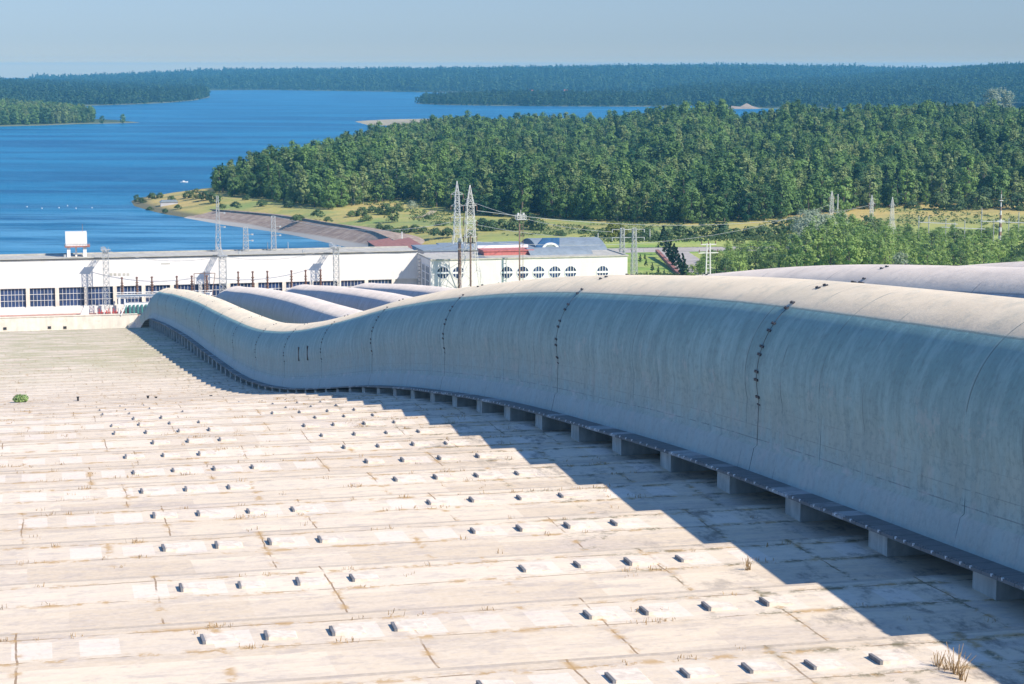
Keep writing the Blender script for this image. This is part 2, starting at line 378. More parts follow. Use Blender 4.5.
# ------------------------------------------------------------------ hillside profile (depth below camera)
PROF = [(-120, 6.5), (-60, 9.5), (0, 13.2), (30, 15.3), (50, 16.8), (60, 17.55), (68.6, 18.15), (77, 18.75), (85.6, 19.4), (94, 20.1), (102.6, 20.95), (111, 21.8), (120, 22.65),
        (128, 23.55), (137, 24.6), (146, 25.75), (155, 26.95), (163, 28.0), (172, 29.3), (181, 30.65), (190, 32.0), (208, 35.0), (226, 37.9), (248, 41.3),
        (274, 45.0), (300, 48.2), (320, 50.3), (350, 53.1), (380, 55.8), (420, 59.2), (468, 63.6), (500, 66.5), (544, 71.0), (560, 72.4), (585, 76.2), (620, 83.5), (655, 90.2), (700, 98)]
_py = np.array([p[0] for p in PROF], float); _ph = np.array([p[1] for p in PROF], float)
def H(Y):
    ys = np.asarray(Y, float)[..., None] + np.linspace(-7, 7, 9)
    return np.interp(ys, _py, _ph).mean(-1)
def gz(Y): return HC - float(H(Y))
# terraces
mb = MB()
edges = [EDGE0 + STEP*k for k in range(-12, 58)]
ZX0, ZX1 = -90, 118
def tread_z(k0): return gz(k0+STEP*.45)
pz = None
xs_cols = list(np.linspace(ZX0, ZX1, 27))
for e in edges:
    z = tread_z(e); tilt = .10
    n = len(mb.v)
    for x in xs_cols:
        mb.v += [(x, e, z+tilt/2), (x, e+STEP, z-tilt/2)]
    for i in range(len(xs_cols)-1):
        a = n+2*i; mb.f.append((a, a+2, a+3, a+1)); mb.mi.append(0)
    if pz is not None:
        for i in range(len(xs_cols)-1):
            a = n+2*i; pa = pz+2*i+1
            mb.f.append((pa, pa+2, a+2, a)); mb.mi.append(0)
    pz = n
# far drop beyond the last tread, down to the foot of the retaining wall
n = len(mb.v); yl = edges[-1]+STEP; zl = mb.v[-1][2]
mb.v += [(ZX0, yl, zl), (ZX1, yl, zl), (ZX1, 655, .5), (ZX0, 655, .5)]; mb.f.append((n, n+1, n+2, n+3)); mb.mi.append(0)
tg = mb.obj('ground', M['terrace']); struct(tg)
def tz(Y):
    k = math.floor((Y-EDGE0)/STEP); e = EDGE0+k*STEP
    return tread_z(e) + .05 - .10*(Y-e)/STEP
# ------------------------------------------------------------------ penstocks
R = 4.2; XF = 29.8
XC = [35.35, 54.1, 72.9, 91.4]
_ly = [-40, 50, 66, 100, 150, 200, 256, 306, 356, 409, 454, 552, 640, 700]; _lb = [1.0, 1.0, 1.12, 1.3, 1.3, 1.3, 1.15, 1.35, 2.0, 2.7, 3.0, 3.0, 3.2, 3.2]
def LB(Y): return float(np.interp(np.asarray(Y)+np.linspace(-15, 15, 7), _ly, _lb).mean())
def pipe_base(i, Y):      # top of the walkway ledge
    return gz(Y) + LB(Y) + (0.0 if i == 0 else .38*float(SS(95, 140, np.float64(Y))*(1-SS(210, 280, np.float64(Y)))))
def SS(a, b, v): t = np.clip((v-a)/(b-a), 0, 1); return t*t*(3-2*t)
def section():
    pts = []                                  # (dx, dz above ledge, arc) from near foot over the crown to far foot
    zc = R*1.0; a0 = math.radians(-14)
    half = []
    for k in range(0, 37):
        a = PI/2 - k*(PI/2-a0)/36            # from crown to side below centre
        half.append((R*math.cos(a), zc+R*math.sin(a), R*(PI/2-a)))
    xx, zz, ar = half[-1]
    half.append((xx+.03, zz*.62, ar+zz*.38)); half.append((xx+.05, zz*.36, ar+zz*.64))
    half.append((xx+.20, zz*.32, ar+zz*.68)); half.append((xx+.42, 0.0, ar+zz))
    left = [(-x, z, -a) for x, z, a in half[::-1]]
    return left + half[1:]
SEC = section()
def tubemesh(name, i, ys, mat, sec=SEC, base=None):
    base = base or (lambda Y: pipe_base(i, Y))
    V = []; UV = []; nS = len(sec)
    cum = 0; py = None
    for Y in ys:
        zb = base(Y)
        for (dx, dz, a) in sec: V.append((XC[i]+dx, Y, zb+dz)); UV.append((Y, a))
    Fc = []
    for r in range(len(ys)-1):
        for k in range(nS-1):
            a = r*nS+k; Fc.append((a, a+nS, a+nS+1, a+1))
    me = bpy.data.meshes.new(name); me.from_pydata(V, [], Fc); me.materials.append(mat)
    uvl = me.uv_layers.new(name='UVMap'); li = np.empty(len(me.loops), int); me.loops.foreach_get('vertex_index', li)
    uvl.data.foreach_set('uv', np.array(UV, 'f')[li].ravel())
    me.polygons.foreach_set('use_smooth', [True]*len(me.polygons)); me.update()
    return me
ys_pipe = list(np.arange(-40, 660.1, 2.155))
pn = ['concrete penstock nearest the open terraces, in full view with bolted ring joints',
      'second concrete penstock in from the open terraces', 'third concrete penstock in, between the second and the outermost',
      'outermost concrete penstock, beside the trees']
pipes = []
pier_me = None
for i in range(4):
    root = thing('penstock', pn[i], 'pipe', (XC[i], -40, gz(-40)), 'concrete penstocks running down the slope')
    pipes.append(root)
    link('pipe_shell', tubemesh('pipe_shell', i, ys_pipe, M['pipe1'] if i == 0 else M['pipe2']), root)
    # walkway ledges either side, a slab with a lip
    V = MB(); w = XC[0]-XF
    prof = [(-w, -.15), (-w, -.03), (-w+.10, -.03), (-w+.10, 0.0), (-R*.9, 0.0), (R*.9, 0.0), (w-.10, 0), (w, -.03), (w, -.15)]
    secl = [(a, b, a) for a, b in prof] + [(-w, -.15, 9)]
    me = tubemesh('walkway', i, ys_pipe, M['walk'], secl); me.polygons.foreach_set('use_smooth', [False]*len(me.polygons))
    link('walkway', me, root)
    k = -7
    pmb = MB().box(-5.15, 5.15, -.85, .85, -4.6, .0)
    if pier_me is None:
        import bmesh
        pier_me = pmb.mesh('support_pier', M['pier'])
    for k in range(-7, 60):
        Y = 59.2 + STEP*k
        if Y > 645: break
        p = link('support_pier', pier_me, root)
        p.location = Vector((XC[i], Y, pipe_base(i, Y)-.155)) - root.location
for i in range(4):
    zb_ = gz(640)+LB(640); xl = XC[i]-R
    m = MB().prism([(xl-3.5, -2), (xl-3.2, 7), (xl-1.2, zb_+2.2), (xl+.4, zb_+R), (xl+2*R-.4, zb_+R), (xl+2*R+1.2, zb_+2.2), (xl+2*R+3.2, 7), (xl+2*R+3.5, -2)], 622, 654.4)
    m.obj('anchor_block', M['pier'], pipes[i])
# ring joints and bolt brackets on the near penstock
def ring(i, Y, w=.10, out=.015):
    m = MB(); zb = lambda y: pipe_base(i, y)
    pts = [s for s in SEC if s[2] < -2.9]
    n = len(pts); base = len(m.v)
    for yy, o in ((Y-w/2, 0), (Y-w/2, out), (Y+w/2, out), (Y+w/2, 0)):
        for (dx, dz, a) in pts:
            L = math.hypot(dx, dz-R) or 1
            m.v.append((XC[i]+dx*(1+o/L), yy, zb(yy)+R+(dz-R)*(1+o/L)))
    for r_ in range(3):
        for k in range(n-1):
            a = r_*n+k; m.f.append((a, a+1, a+n+1, a+n)); m.mi.append(0)
    return m
def bracket(m, i, Y, arc, side):
    a = PI/2 - arc/R; dx = -math.cos(a)*R; zc = R*1.0
    P = Vector((XC[i]+dx, Y, pipe_base(i, Y)+zc+math.sin(a)*R)); nrm = Vector((-math.cos(a), 0, math.sin(a))); t = Vector((math.sin(a), 0, math.cos(a)))
    for s_ in (-1, 1):
        c = P + Vector((0, s_*.14, 0)); m.bar(c-nrm*.03, c+nrm*.07, .115)
    m.bar(P+Vector((0, -.2, 0))+nrm*.04, P+Vector((0, .2, 0))+nrm*.04, .05)
for i in range(4):
    jm = M['bracket']
    stuffm = MB(); js = [83.5+35.4*k for k in range(-2, 16)]
    for jn_, Y in enumerate(js):
        j = ring(i, Y, .035).obj('expansion_joint', M['joint'], pipes[i])
        if i == 0 or 100 < Y < 260:
            for p_ in (-1.1, .4, 1.9, 3, 4, 5, 6, 7):
                for arc in (.55+1.15*p_, .92+1.15*p_):
                    if i == 0 and 70 < Y < 190:
                        mm = MB(); bracket(mm, i, Y, arc, 0); mm.obj('bolt_bracket', jm, j)
                    else: bracket(stuffm, i, Y, arc, 0)
    if stuffm.v: tag(stuffm.obj('bolt_brackets', jm, pipes[i]), kind='stuff')

# bolts along the lip of the near walkway
bolt = MB().box(-.035, .035, -.035, .035, -.04, .05).mesh('edge_bolt', M['bright_metal'])
ry = random.Random(3); Yb = 46.0
for k in range(98):
    Yb += ry.choice((.75, 1.1, 1.5))
    o = link('edge_bolt', bolt, pipes[0]); o.location = Vector((XF+.02, Yb, pipe_base(0, Yb)-.05)) - pipes[0].location
# two small openings in the shell far down
for px_ in (286.5, 295.5):
    X_, Z_ = 0, 0
    Yq = 29.9/math.tan(math.radians(0)+math.atan((px_-31)/2000*1.0)) if False else 31.3*2000/(px_-31)*1.0
    MB().box(XC[0]-R-.04, XC[0]-R+.6, Yq-.3, Yq+.3, pipe_base(0, Yq)+3.4, pipe_base(0, Yq)+5.1).obj('vent_slot', M['dark_metal'], pipes[0])
# ------------------------------------------------------------------ pocket caps on the terraces
capm = MB(); capm.prism([(-.45, -.12), (.47, -.12), (.47, .02), (.43, .04), (-.40, .10), (-.45, .09)], -.40, .40)
M['cap'] = simple('cap', (.66, .57, .47), .85, .16, 2)
M['cap_end_shade'] = simple('cap_end_shade', (.16, .16, .165), .8, .2, 3)
cap_me = capm.mesh('cap_block', M['cap'])
end_me = MB().box(-.545, -.453, -.42, .34, -.05, .115).mesh('end_shade', M['cap_end_shade'])  # shaded left face and shadow of the cap, built as a dark strip
rc = random.Random(5)
colw = {0: 'first', 1: 'second', 2: 'third', 3: 'fourth', 4: 'fifth', 5: 'sixth', 6: 'seventh', 7: 'eighth', 8: 'ninth', 9: 'tenth', 10: 'eleventh', 11: 'twelfth'}
ordw = ['first', 'second', 'third', 'fourth', 'fifth', 'sixth', 'seventh', 'eighth', 'ninth', 'tenth', 'eleventh', 'twelfth', 'thirteenth', 'fourteenth', 'fifteenth', 'sixteenth', 'seventeenth', 'eighteenth', 'nineteenth', 'twentieth', 'twenty-first', 'twenty-second', 'twenty-third', 'twenty-fourth', 'twenty-fifth', 'twenty-sixth', 'twenty-seventh', 'twenty-eighth', 'twenty-ninth']
nrow = 0; ncap = 0; first = None
for k in range(-1, 23):
    Y = 59.75 + STEP*(k)
    xs = [5, 7, 9, 11, 17.1, 19.1, 21.1, 23.1]
    if k in (-1,): xs = [11.8, 15.5, 17.6, 19.4, 21.3, 23.2]
    row = ordw[k+1]
    for ci, x in enumerate(xs):
        if rc.random() < .12 and k > 3: continue
        r = bpy.data.objects.new('cap_block', cap_me) if True else None
        COL.objects.link(r); r.location = (x + rc.uniform(-.08, .08), Y + rc.uniform(-.08, .08), tz(Y)); r.rotation_euler = (0, 0, rc.uniform(-.03, .03))
        s_ = rc.uniform(.92, 1.08); r.scale = (s_, s_, rc.uniform(.8, 1.3))
        e = bpy.data.objects.new('end_shade', end_me); COL.objects.link(e); e.parent = r
        tag(r, 'concrete cap with shade-coloured end, %s from left in the %s terrace row from bottom' % (colw.get(ci, 'next'), row), 'concrete cap', 'capped concrete blocks in rows on the terraces')
        ncap += 1
# short upright stubs farther down the slope
for n_, (px_, py_) in enumerate(((148, 400), (156, 401), (211, 399.5), (78, 401))):
    Y = 240.0
    for _ in range(8):
        X_, _z = PY(px_, py_, Y); h_ = HC-tz(Y); Y = PH(px_, py_, h_)[1]
    X_ = PH(px_, py_, h_)[0]
    lab = ['left one of a pair of short dark posts mid-slope', 'right one of a pair of short dark posts mid-slope', 'lone dark post standing close to the pipe shadow', 'lone dark stub on the left of the slope']
    tag(MB().box(X_-.12, X_+.12, Y-.12, Y+.12, tz(Y)-.1, tz(Y)+.45).box(X_-.17, X_+.17, Y-.17, Y+.17, tz(Y)+.45, tz(Y)+.52).obj('post', M['dark_metal']), lab[n_], 'post', 'short posts on the slope')
# ------------------------------------------------------------------ plants
def leaf_cluster(verts, faces, tint, c, r, n, size, rg, tv, flat=1.0, cn=np.array([0., 0, 0])):
    for _ in range(n):
        d = rg.normal(size=3); d /= np.linalg.norm(d)+1e-9
        p = c + d*r*np.array([1, 1, flat])*(.55+.45*rg.random())
        nrm = d*.55 + cn*.75 + rg.normal(size=3)*.30 + np.array([0, 0, .25]); nrm /= np.linalg.norm(nrm)
        a = np.cross(nrm, [0, 0, 1.0]); la = np.linalg.norm(a); a = a/la if la > 1e-3 else np.array([1., 0, 0])
        b_ = np.cross(nrm, a); t = rg.random()*PI; u = a*math.cos(t)+b_*math.sin(t); w = np.cross(nrm, u)
        s = size*(.6+.8*rg.random()); k = len(verts)
        verts += [tuple(p-u*s*.5-w*s*.3), tuple(p+u*s*.1-w*s*.5), tuple(p+u*s*.55+w*s*.1), tuple(p-u*s*.1+w*s*.5)]
        faces.append((k, k+1, k+2, k+3)); tint += [tv]*4
def tree_proto(seed, kind, Ht, Rw, nc, nl, ls, leafmat, barkmat):
    rg = np.random.default_rng(seed); V = []; Fc = []; T = []
    for c in range(nc):
        t = (c+rg.random())/nc
        if kind == 'conifer':
            z = Ht*(.10+.90*t); rad = Rw*(1-t)**.9*(.55+.5*rg.random()); cr = Rw*.30*(1.15-t)
        elif kind == 'tall':
            z = Ht*(.07+.91*t); prof = math.sin(PI*min(1, (.10+.9*t)**.85))**.6; rad = Rw*prof*(.35+.65*rg.random()); cr = Rw*.36*(.75+.5*rg.random())
        elif kind == 'bush':
            z = Ht*(.08+.80*t); rad = Rw*math.sqrt(max(0, 1-t*t))*(.4+.6*rg.random()); cr = Rw*.33
        else:
            z = Ht*(.10+.86*t); prof = math.sin(PI*(.16+.76*t))**.6; rad = Rw*prof*(.4+.6*rg.random()**.6); cr = Rw*.34*(.7+.6*rg.random())
        a = rg.random()*2*PI
        ctr = np.array([math.cos(a)*rad, math.sin(a)*rad, z])
        cv = np.array([ctr[0], ctr[1], (ctr[2]-Ht*.45)*.6]); cv /= np.linalg.norm(cv)+1e-6
        leaf_cluster(V, Fc, T, ctr, cr, nl, ls, rg, float(np.clip(.2+rg.random()*.6, 0, 1)), .75, cv)
    me = bpy.data.meshes.new('crown'); me.from_pydata(V, [], Fc); me.materials.append(leafmat)
    at = me.attributes.new('tint', 'FLOAT', 'POINT'); at.data.foreach_set('value', T); me.update()
    tb = MB(); tw = max(.12, Ht*.018); tb.bar((0, 0, -.5), (0, 0, Ht*.45), tw*1.6, tw, n=6); tb.bar((0, 0, Ht*.45), (tw, tw*.5, Ht*.88), tw, tw*.3, n=5)
    if kind != 'conifer':
        for _ in range(5):
            a = rg.random()*2*PI; z = Ht*(.25+.4*rg.random())
            tb.bar((0, 0, z), (math.cos(a)*Rw*.6, math.sin(a)*Rw*.6, z+Ht*.2), tw*.5, tw*.15, n=4)
    tm = tb.mesh('trunk', barkmat)
    return me, tm
M['leaf_birch'] = foliage('leaf_birch', (.11, .19, .06), (.27, .34, .12), (.34, .39, .18))
LF, LC, LBI = M['leaf_forest'], M['leaf_conifer'], M['leaf_birch']
FOREST = [tree_proto(10, 'round', 19, 5.8, 44, 30, .95, LF, M['bark']), tree_proto(11, 'round', 22, 6.2, 48, 28, 1.0, LF, M['bark']),
          tree_proto(12, 'tall', 23, 4.8, 44, 26, .92, LBI, M['bark_pale']), tree_proto(13, 'tall', 20, 4.4, 40, 26, .9, LBI, M['bark_pale']),
          tree_proto(14, 'round', 17, 5.8, 40, 30, .95, LF, M['bark']), tree_proto(15, 'conifer', 22, 3.6, 44, 18, .85, LC, M['bark']),
          tree_proto(16, 'tall', 25, 5.2, 46, 28, .95, LF, M['bark'])]
FARP = [tree_proto(30, 'round', 19, 7.0, 16, 9, 2.6, M['leaf_far'], M['bark']), tree_proto(31, 'tall', 21, 5.6, 16, 9, 2.3, M['leaf_far'], M['bark']),
        tree_proto(32, 'conifer', 22, 4.6, 16, 8, 2.2, LC, M['bark'])]
WIL = [tree_proto(40, 'round', 15, 4.3, 46, 22, .62, M['leaf_willow'], M['bark']), tree_proto(41, 'tall', 16, 3.2, 44, 22, .58, M['leaf_willow'], M['bark']),
       tree_proto(42, 'tall', 14, 2.9, 40, 22, .55, M['leaf_willow'], M['bark']), tree_proto(43, 'round', 13, 4.0, 44, 20, .6, M['leaf_bush'], M['bark'])]
SILBIG = tree_proto(52, 'round', 15, 5.0, 90, 60, .36, M['leaf_silver'], M['bark'])
SIL = [tree_proto(50, 'round', 15, 5.0, 54, 24, .6, M['leaf_silver'], M['bark']), tree_proto(51, 'bush', 8, 4.4, 40, 22, .5, M['leaf_silver'], M['bark'])]
BUSH = [tree_proto(60, 'bush', 7, 4.6, 30, 20, .8, M['leaf_bush'], M['bark']), tree_proto(61, 'bush', 5, 4.2, 26, 20, .75, M['leaf_bush'], M['bark']),
        tree_proto(62, 'round', 10, 4.2, 32, 20, .8, M['leaf_bush'], M['bark'])]
YEL = tree_proto(70, 'bush', 8, 4.8, 32, 20, .8, M['leaf_yellow'], M['bark'])
CON = tree_proto(80, 'conifer', 7, 2.0, 34, 18, .5, LC, M['bark'])
def plant(name, proto, x, y, z, s, label, cat, group=None, sz=None):
    e = bpy.data.objects.new(name, None); COL.objects.link(e); e.location = (x, y, z); e.rotation_euler = (0, 0, random.uniform(0, 6.28)); e.scale = (s, s, sz or s)
    tag(e, label, cat, group)
    for nm, me in (('crown', proto[0]), ('trunk', proto[1])):
        o = bpy.data.objects.new(nm, me); COL.objects.link(o); o.parent = e
    return e
# ------------------------------------------------------------------ land masses
def sdf(poly, X, Y):
    d = np.full(X.shape, 1e18); ins = np.zeros(X.shape, bool); n = len(poly)
    for i in range(n):
        x1, y1 = poly[i]; x2, y2 = poly[(i+1) % n]; ex, ey = x2-x1, y2-y1
        t = np.clip(((X-x1)*ex+(Y-y1)*ey)/(ex*ex+ey*ey+1e-9), 0, 1)
        d = np.minimum(d, (X-x1-t*ex)**2+(Y-y1-t*ey)**2)
        c = ((y1 > Y) != (y2 > Y)) & (X < (x2-x1)*(Y-y1)/((y2-y1) if abs(y2-y1) > 1e-9 else 1e-9)+x1)
        ins ^= c
    return np.where(ins, np.sqrt(d), -np.sqrt(d))
_ns = np.random.default_rng(5).random((64, 64))
def vnoise(x, y, s):
    x = x/s; y = y/s; xi = np.floor(x).astype(int); yi = np.floor(y).astype(int); fx = x-xi; fy = y-yi
    fx = fx*fx*(3-2*fx); fy = fy*fy*(3-2*fy); g = lambda a, b: _ns[a % 64, b % 64]
    return (g(xi, yi)*(1-fx)+g(xi+1, yi)*fx)*(1-fy)+(g(xi, yi+1)*(1-fx)+g(xi+1, yi+1)*fx)*fy
def SS(a, b, v): t = np.clip((v-a)/(b-a), 0, 1); return t*t*(3-2*t)
def land(name, poly, zf, x0, x1, y0, y1, st, mat):
    xs = np.arange(x0, x1+st, st); ys = np.arange(y0, y1+st, st); X, Y = np.meshgrid(xs, ys)
    Z = zf(X, Y, sdf(poly, X, Y)); nx = len(xs); ny = len(ys)
    V = np.stack([X, Y, Z], -1).reshape(-1, 3); I = np.arange(nx*ny).reshape(ny, nx)
    Fq = np.stack([I[:-1, :-1], I[:-1, 1:], I[1:, 1:], I[1:, :-1]], -1).reshape(-1, 4)
    zz = V[:, 2][Fq]; Fq = Fq[zz.max(1) > -3.0]
    me = bpy.data.meshes.new(name); me.vertices.add(len(V)); me.vertices.foreach_set('co', V.ravel())
    me.loops.add(Fq.size); me.loops.foreach_set('vertex_index', Fq.ravel()); me.polygons.add(len(Fq))
    me.polygons.foreach_set('loop_start', np.arange(0, Fq.size, 4)); me.materials.append(mat); me.update(calc_edges=True); me.validate()
    me.polygons.foreach_set('use_smooth', [True]*len(me.polygons))
    return struct(link(name, me))
def cz(X, Y, d, z, slope=.16): return np.where(d > 0, np.minimum(z, d*slope-.4), np.maximum(-4, d*.12-.4))
P90 = lambda *p: [PH(a, b, 90) for a, b in p]
near_poly = [(-700, 676), (150, 676)] + P90((385, 253), (357, 249.5), (329, 243), (300, 236.5), (283, 233.3), (249, 228.2), (214.6, 223.4), (190, 218.7), (165, 215), (145, 210.5), (131, 206), (128, 201), (136, 197.5), (160, 195.5), (185, 193), (212, 187), (262, 174), (300, 163), (345, 151), (420, 143), (500, 143), (620, 146), (760, 147), (900, 146.5), (1100, 146)) + [(2600, 1950), (2600, -300), (-700, -300)]
def z_near(X, Y, d):
    slope = np.where(Y < 664, HC-H(np.clip(Y, -120, 664))-1.6, 0)
    plat = 7.0 + 3.0*SS(880, 720, Y)
    px = 512+F*np.tan(np.clip(np.arctan2(X, np.maximum(Y, 1))-TH, -1, 1)); g = np.interp(px, [200, 480, 530, 600, 640, 668, 722, 738, 764, 785, 1100], [1, .7, .35, -.2, 0, .9, 1, .1, .1, 1.0, 1.0])
    hill = plat + 16*SS(1120, 1850, Y)*SS(40, 420, d)*g + (7*SS(300, 650, X)*SS(880, 1100, Y)) + 1.6*(vnoise(X, Y, 90)-.5)*SS(900, 1100, Y)*SS(30, 80, d)
    z = cz(X, Y, d, hill)
    right = HC-H(np.clip(Y, -120, 700))-.8
    zr = np.maximum(9.9, right)
    z = np.where(Y < 700, np.where(X > 126, zr, np.where(Y < 664, np.minimum(slope, 60), np.where(d > 0, 9.7, z))), z)
    z = np.where((Y < 655) & (X < 128), np.minimum(slope, HC-H(np.clip(Y, -120, 655))-1.6), z)
    return z
land('meadow', near_poly, z_near, -700, 2600, -120, 2760, 12, M['land'])
def polyin(poly, n, x0, x1, y0, y1, sp, mind, seed, keep=None):
    rg = np.random.default_rng(seed); xs = np.arange(x0, x1, sp); ys = np.arange(y0, y1, sp*.9); X, Y = np.meshgrid(xs, ys)
    X = (X + rg.uniform(-.45, .45, X.shape)*sp).ravel(); Y = (Y + rg.uniform(-.45, .45, Y.shape)*sp).ravel()
    d = sdf(poly, X, Y); ok = d > mind
    if keep is not None: ok &= keep(X, Y)
    # drop what stands outside the wedge a nearby viewpoint could see
    az = np.arctan2(X, Y) - TH; ok &= np.abs(az) < math.radians(19.5)
    return X[ok], Y[ok], d[ok]
def forest_stuff(name, label, pts, protos, smin, smax, seed, extra=None):
    V = np.array(pts, 'f').reshape(-1, 3)
    me = bpy.data.meshes.new(name); me.vertices.add(len(V)); me.vertices.foreach_set('co', V.ravel())
    rg = np.random.default_rng(seed)
    at = me.attributes.new('sc', 'FLOAT', 'POINT'); hn = .60+.80*(.6*vnoise(V[:, 0], V[:, 1], 55)+.4*vnoise(V[:, 0]+300, V[:, 1], 22)); at.data.foreach_set('value', (rg.uniform(smin, smax, len(V))*hn*(1 if extra is None else extra)).astype('f'))
    at = me.attributes.new('rz', 'FLOAT', 'POINT'); at.data.foreach_set('value', rg.uniform(0, 6.28, len(V)).astype('f'))
    me.update(); o = link(name, me)
    src = bpy.data.collections.new(name+'_kinds')
    for c, t in protos:
        q = bpy.data.objects.new('kind', c); src.objects.link(q)
    ng = bpy.data.node_groups.new(name, 'GeometryNodeTree')
    ng.interface.new_socket('Geometry', in_out='INPUT', socket_type='NodeSocketGeometry'); ng.interface.new_socket('Geometry', in_out='OUTPUT', socket_type='NodeSocketGeometry')
    N = ng.nodes; L = ng.links
    gi = N.new('NodeGroupInput'); go = N.new('NodeGroupOutput'); ip = N.new('GeometryNodeInstanceOnPoints'); ci = N.new('GeometryNodeCollectionInfo')
    ci.inputs[0].default_value = src; ci.inputs['Separate Children'].default_value = True; ci.inputs['Reset Children'].default_value = True
    ip.inputs['Pick Instance'].default_value = True
    a1 = N.new('GeometryNodeInputNamedAttribute'); a1.data_type = 'FLOAT'; a1.inputs['Name'].default_value = 'sc'
    a2 = N.new('GeometryNodeInputNamedAttribute'); a2.data_type = 'FLOAT'; a2.inputs['Name'].default_value = 'rz'
    cb = N.new('ShaderNodeCombineXYZ')
    L.new(gi.outputs[0], ip.inputs['Points']); L.new(ci.outputs[0], ip.inputs['Instance']); L.new(a1.outputs[0], ip.inputs['Scale'])
    L.new(a2.outputs[0], cb.inputs[2]); L.new(cb.outputs[0], ip.inputs['Rotation'])
    rv = N.new('FunctionNodeRandomValue'); rv.data_type = 'INT'
    for s_ in rv.inputs:
        if s_.type == 'INT' and s_.name == 'Max': s_.default_value = len(protos)-1
    L.new([q for q in rv.outputs if q.type == 'INT'][0], ip.inputs['Instance Index'])
    L.new(ip.outputs[0], go.inputs[0])
    md = o.modifiers.new('scatter', 'NODES'); md.node_group = ng
    return tag(o, label, 'forest', kind='stuff')
# middle forest: front edge traced through the meadow
front = [(212, 191), (235, 196), (262, 198), (285, 203), (330, 209), (365, 203), (400, 199), (440, 206), (480, 213), (560, 214), (640, 217), (700, 216), (760, 213), (800, 207), (850, 203), (920, 198), (1024, 192), (1150, 186)]
fpts = [PH(a, b, 82 - max(0, (a-500))/524*9) for a, b in front]
# stop that edge from running backwards in depth at the right
forest_poly = fpts + [(2300, 1500), (2300, 2000)] + P90((1100, 147), (900, 147.5), (760, 148), (620, 147), (500, 144), (420, 145), (345, 153), (300, 165), (262, 176), (218, 187))
gap = lambda X, Y: np.ones(X.shape, bool)
fx, fy, fd = polyin(forest_poly, 0, 0, 2300, 900, 2700, 8.3, .5, 21)
dn = sdf(near_poly, fx, fy); ok = dn > 6; fx, fy, fd, dn = fx[ok], fy[ok], fd[ok], dn[ok]
fz = z_near(fx, fy, dn)
vis = np.abs(np.arctan2(fx, fy)-TH) < math.radians(14.6)
order = np.argsort(np.where(vis, fd*1.0 + (fy-900)*.02, 1e9))
own = order[:285]; rest = np.setdiff1d(np.arange(len(fx)), own)
own = own[np.argsort(fx[own]/fy[own])]
kindw = ['rounded broad', 'tall rounded', 'slender pale-stemmed', 'narrow upright', 'low rounded', 'dark pointed conifer', 'tall slim']
stretch = ['on the far left by the water', 'left of the concrete bank', 'above the left of the bank', 'above the right of the bank', 'left of the twin pylons', 'behind the twin pylons', 'behind the platform mast', 'above the blue-roofed hall', 'above the hedge and road', 'above the tall willows', 'above the right meadow', 'at the far right']
cnt = {}
for n_, i in enumerate(own):
    k = random.choices(range(7), (4, 3, 4, 4, 3, 2, 3))[0]
    e = int(n_/len(own)*11.99)
    c_ = cnt.get(e, 0); cnt[e] = c_+1
    lab = '%s tree at forest edge %s, %s there' % (kindw[k], stretch[e], ordw[c_])
    plant('forest_tree', FOREST[k], fx[i], fy[i], fz[i]-.3, random.uniform(.5, 1.15)*(.5+.5*float(SS(4, 75, dn[i]))), lab, 'tree', 'trees along the front edge of the forest')
rp = np.stack([fx[rest], fy[rest], fz[rest]-.4], -1)
forest_stuff('forest', 'dense mixed forest covering the hill beyond the meadow', rp, FOREST, .62, 1.14, 3, (.5+.5*SS(4, 75, dn[rest])))
# far lands
world_sheet = MB(); world_sheet.v = [(-5800, 664, 0), (11800, 664, 0), (11800, 15600, 0), (-5800, 15600, 0)]; world_sheet.f = [(0, 1, 2, 3)]; world_sheet.mi = [0]
wo = world_sheet.obj('water', M['water']); struct(wo)
bed = MB(); bed.v = [(-5800, -900, -5), (11800, -900, -5), (11800, 15600, -5), (-5800, 15600, -5)]; bed.f = [(0, 1, 2, 3)]; bed.mi = [0]
struct(bed.obj('lake_bed', M['sand']))
def farland(name, poly, zf, bb, st, sp, label, sm=(.8, 1.2), mind=6, keep=None, seed=1, protos=FARP):
    land(name, poly, zf, *bb, st, M['farland'])
    x, y, d = polyin(poly, 0, bb[0], bb[1], bb[2], bb[3], sp, mind, seed, keep)
    z = zf(x, y, d)
    if len(x): forest_stuff(name.replace('shore', 'woods').replace('point', 'woods')+'_trees' if True else name, label, np.stack([x, y, z-.8], -1), protos, sm[0], sm[1], seed)
def zsimple(h, w): return lambda X, Y, d: cz(X, Y, d, 2 + h*SS(20, w, d) + .25*h*SS(20, w, d)*(vnoise(X, Y, 420)-.5), .12)
p1 = P90((-60, 127.5), (0, 126.5), (45, 125.5), (80, 124), (110, 123.6), (143, 122.6), (128, 121), (100, 119.5), (60, 116), (0, 112), (-60, 111))
farland('wooded_point', p1, zsimple(3, 90), (-260, 330, 2900, 4100), 10, 11, 'belt of dark trees on the low point at left', (.8, 1.15), 14, keep=lambda X, Y: (X/Y) < PH(93, 122)[0]/PH(93, 122)[1], seed=41, protos=FOREST[:5])
p2 = P90((-80, 109), (40, 107.5), (95, 105.5), (130, 104.5), (165, 103), (195, 100.5), (212, 97), (205, 94.5), (190, 93)) + [(500, 8600), (-900, 9200), (-900, 5000)]
farland('left_shore', p2, zsimple(44, 1500), (-900, 760, 4100, 9200), 30, 17, 'continuous forest on the hilly left shore', (.85, 1.35), 4, seed=42)
p3 = [PH(185, 90.5), PH(260, 90), PH(340, 91), PH(420, 92.2), PH(520, 93.2), PH(620, 93), PH(700, 94), PH(800, 94)] + [(5200, 8200), (5200, 14500), (-500, 14500)]
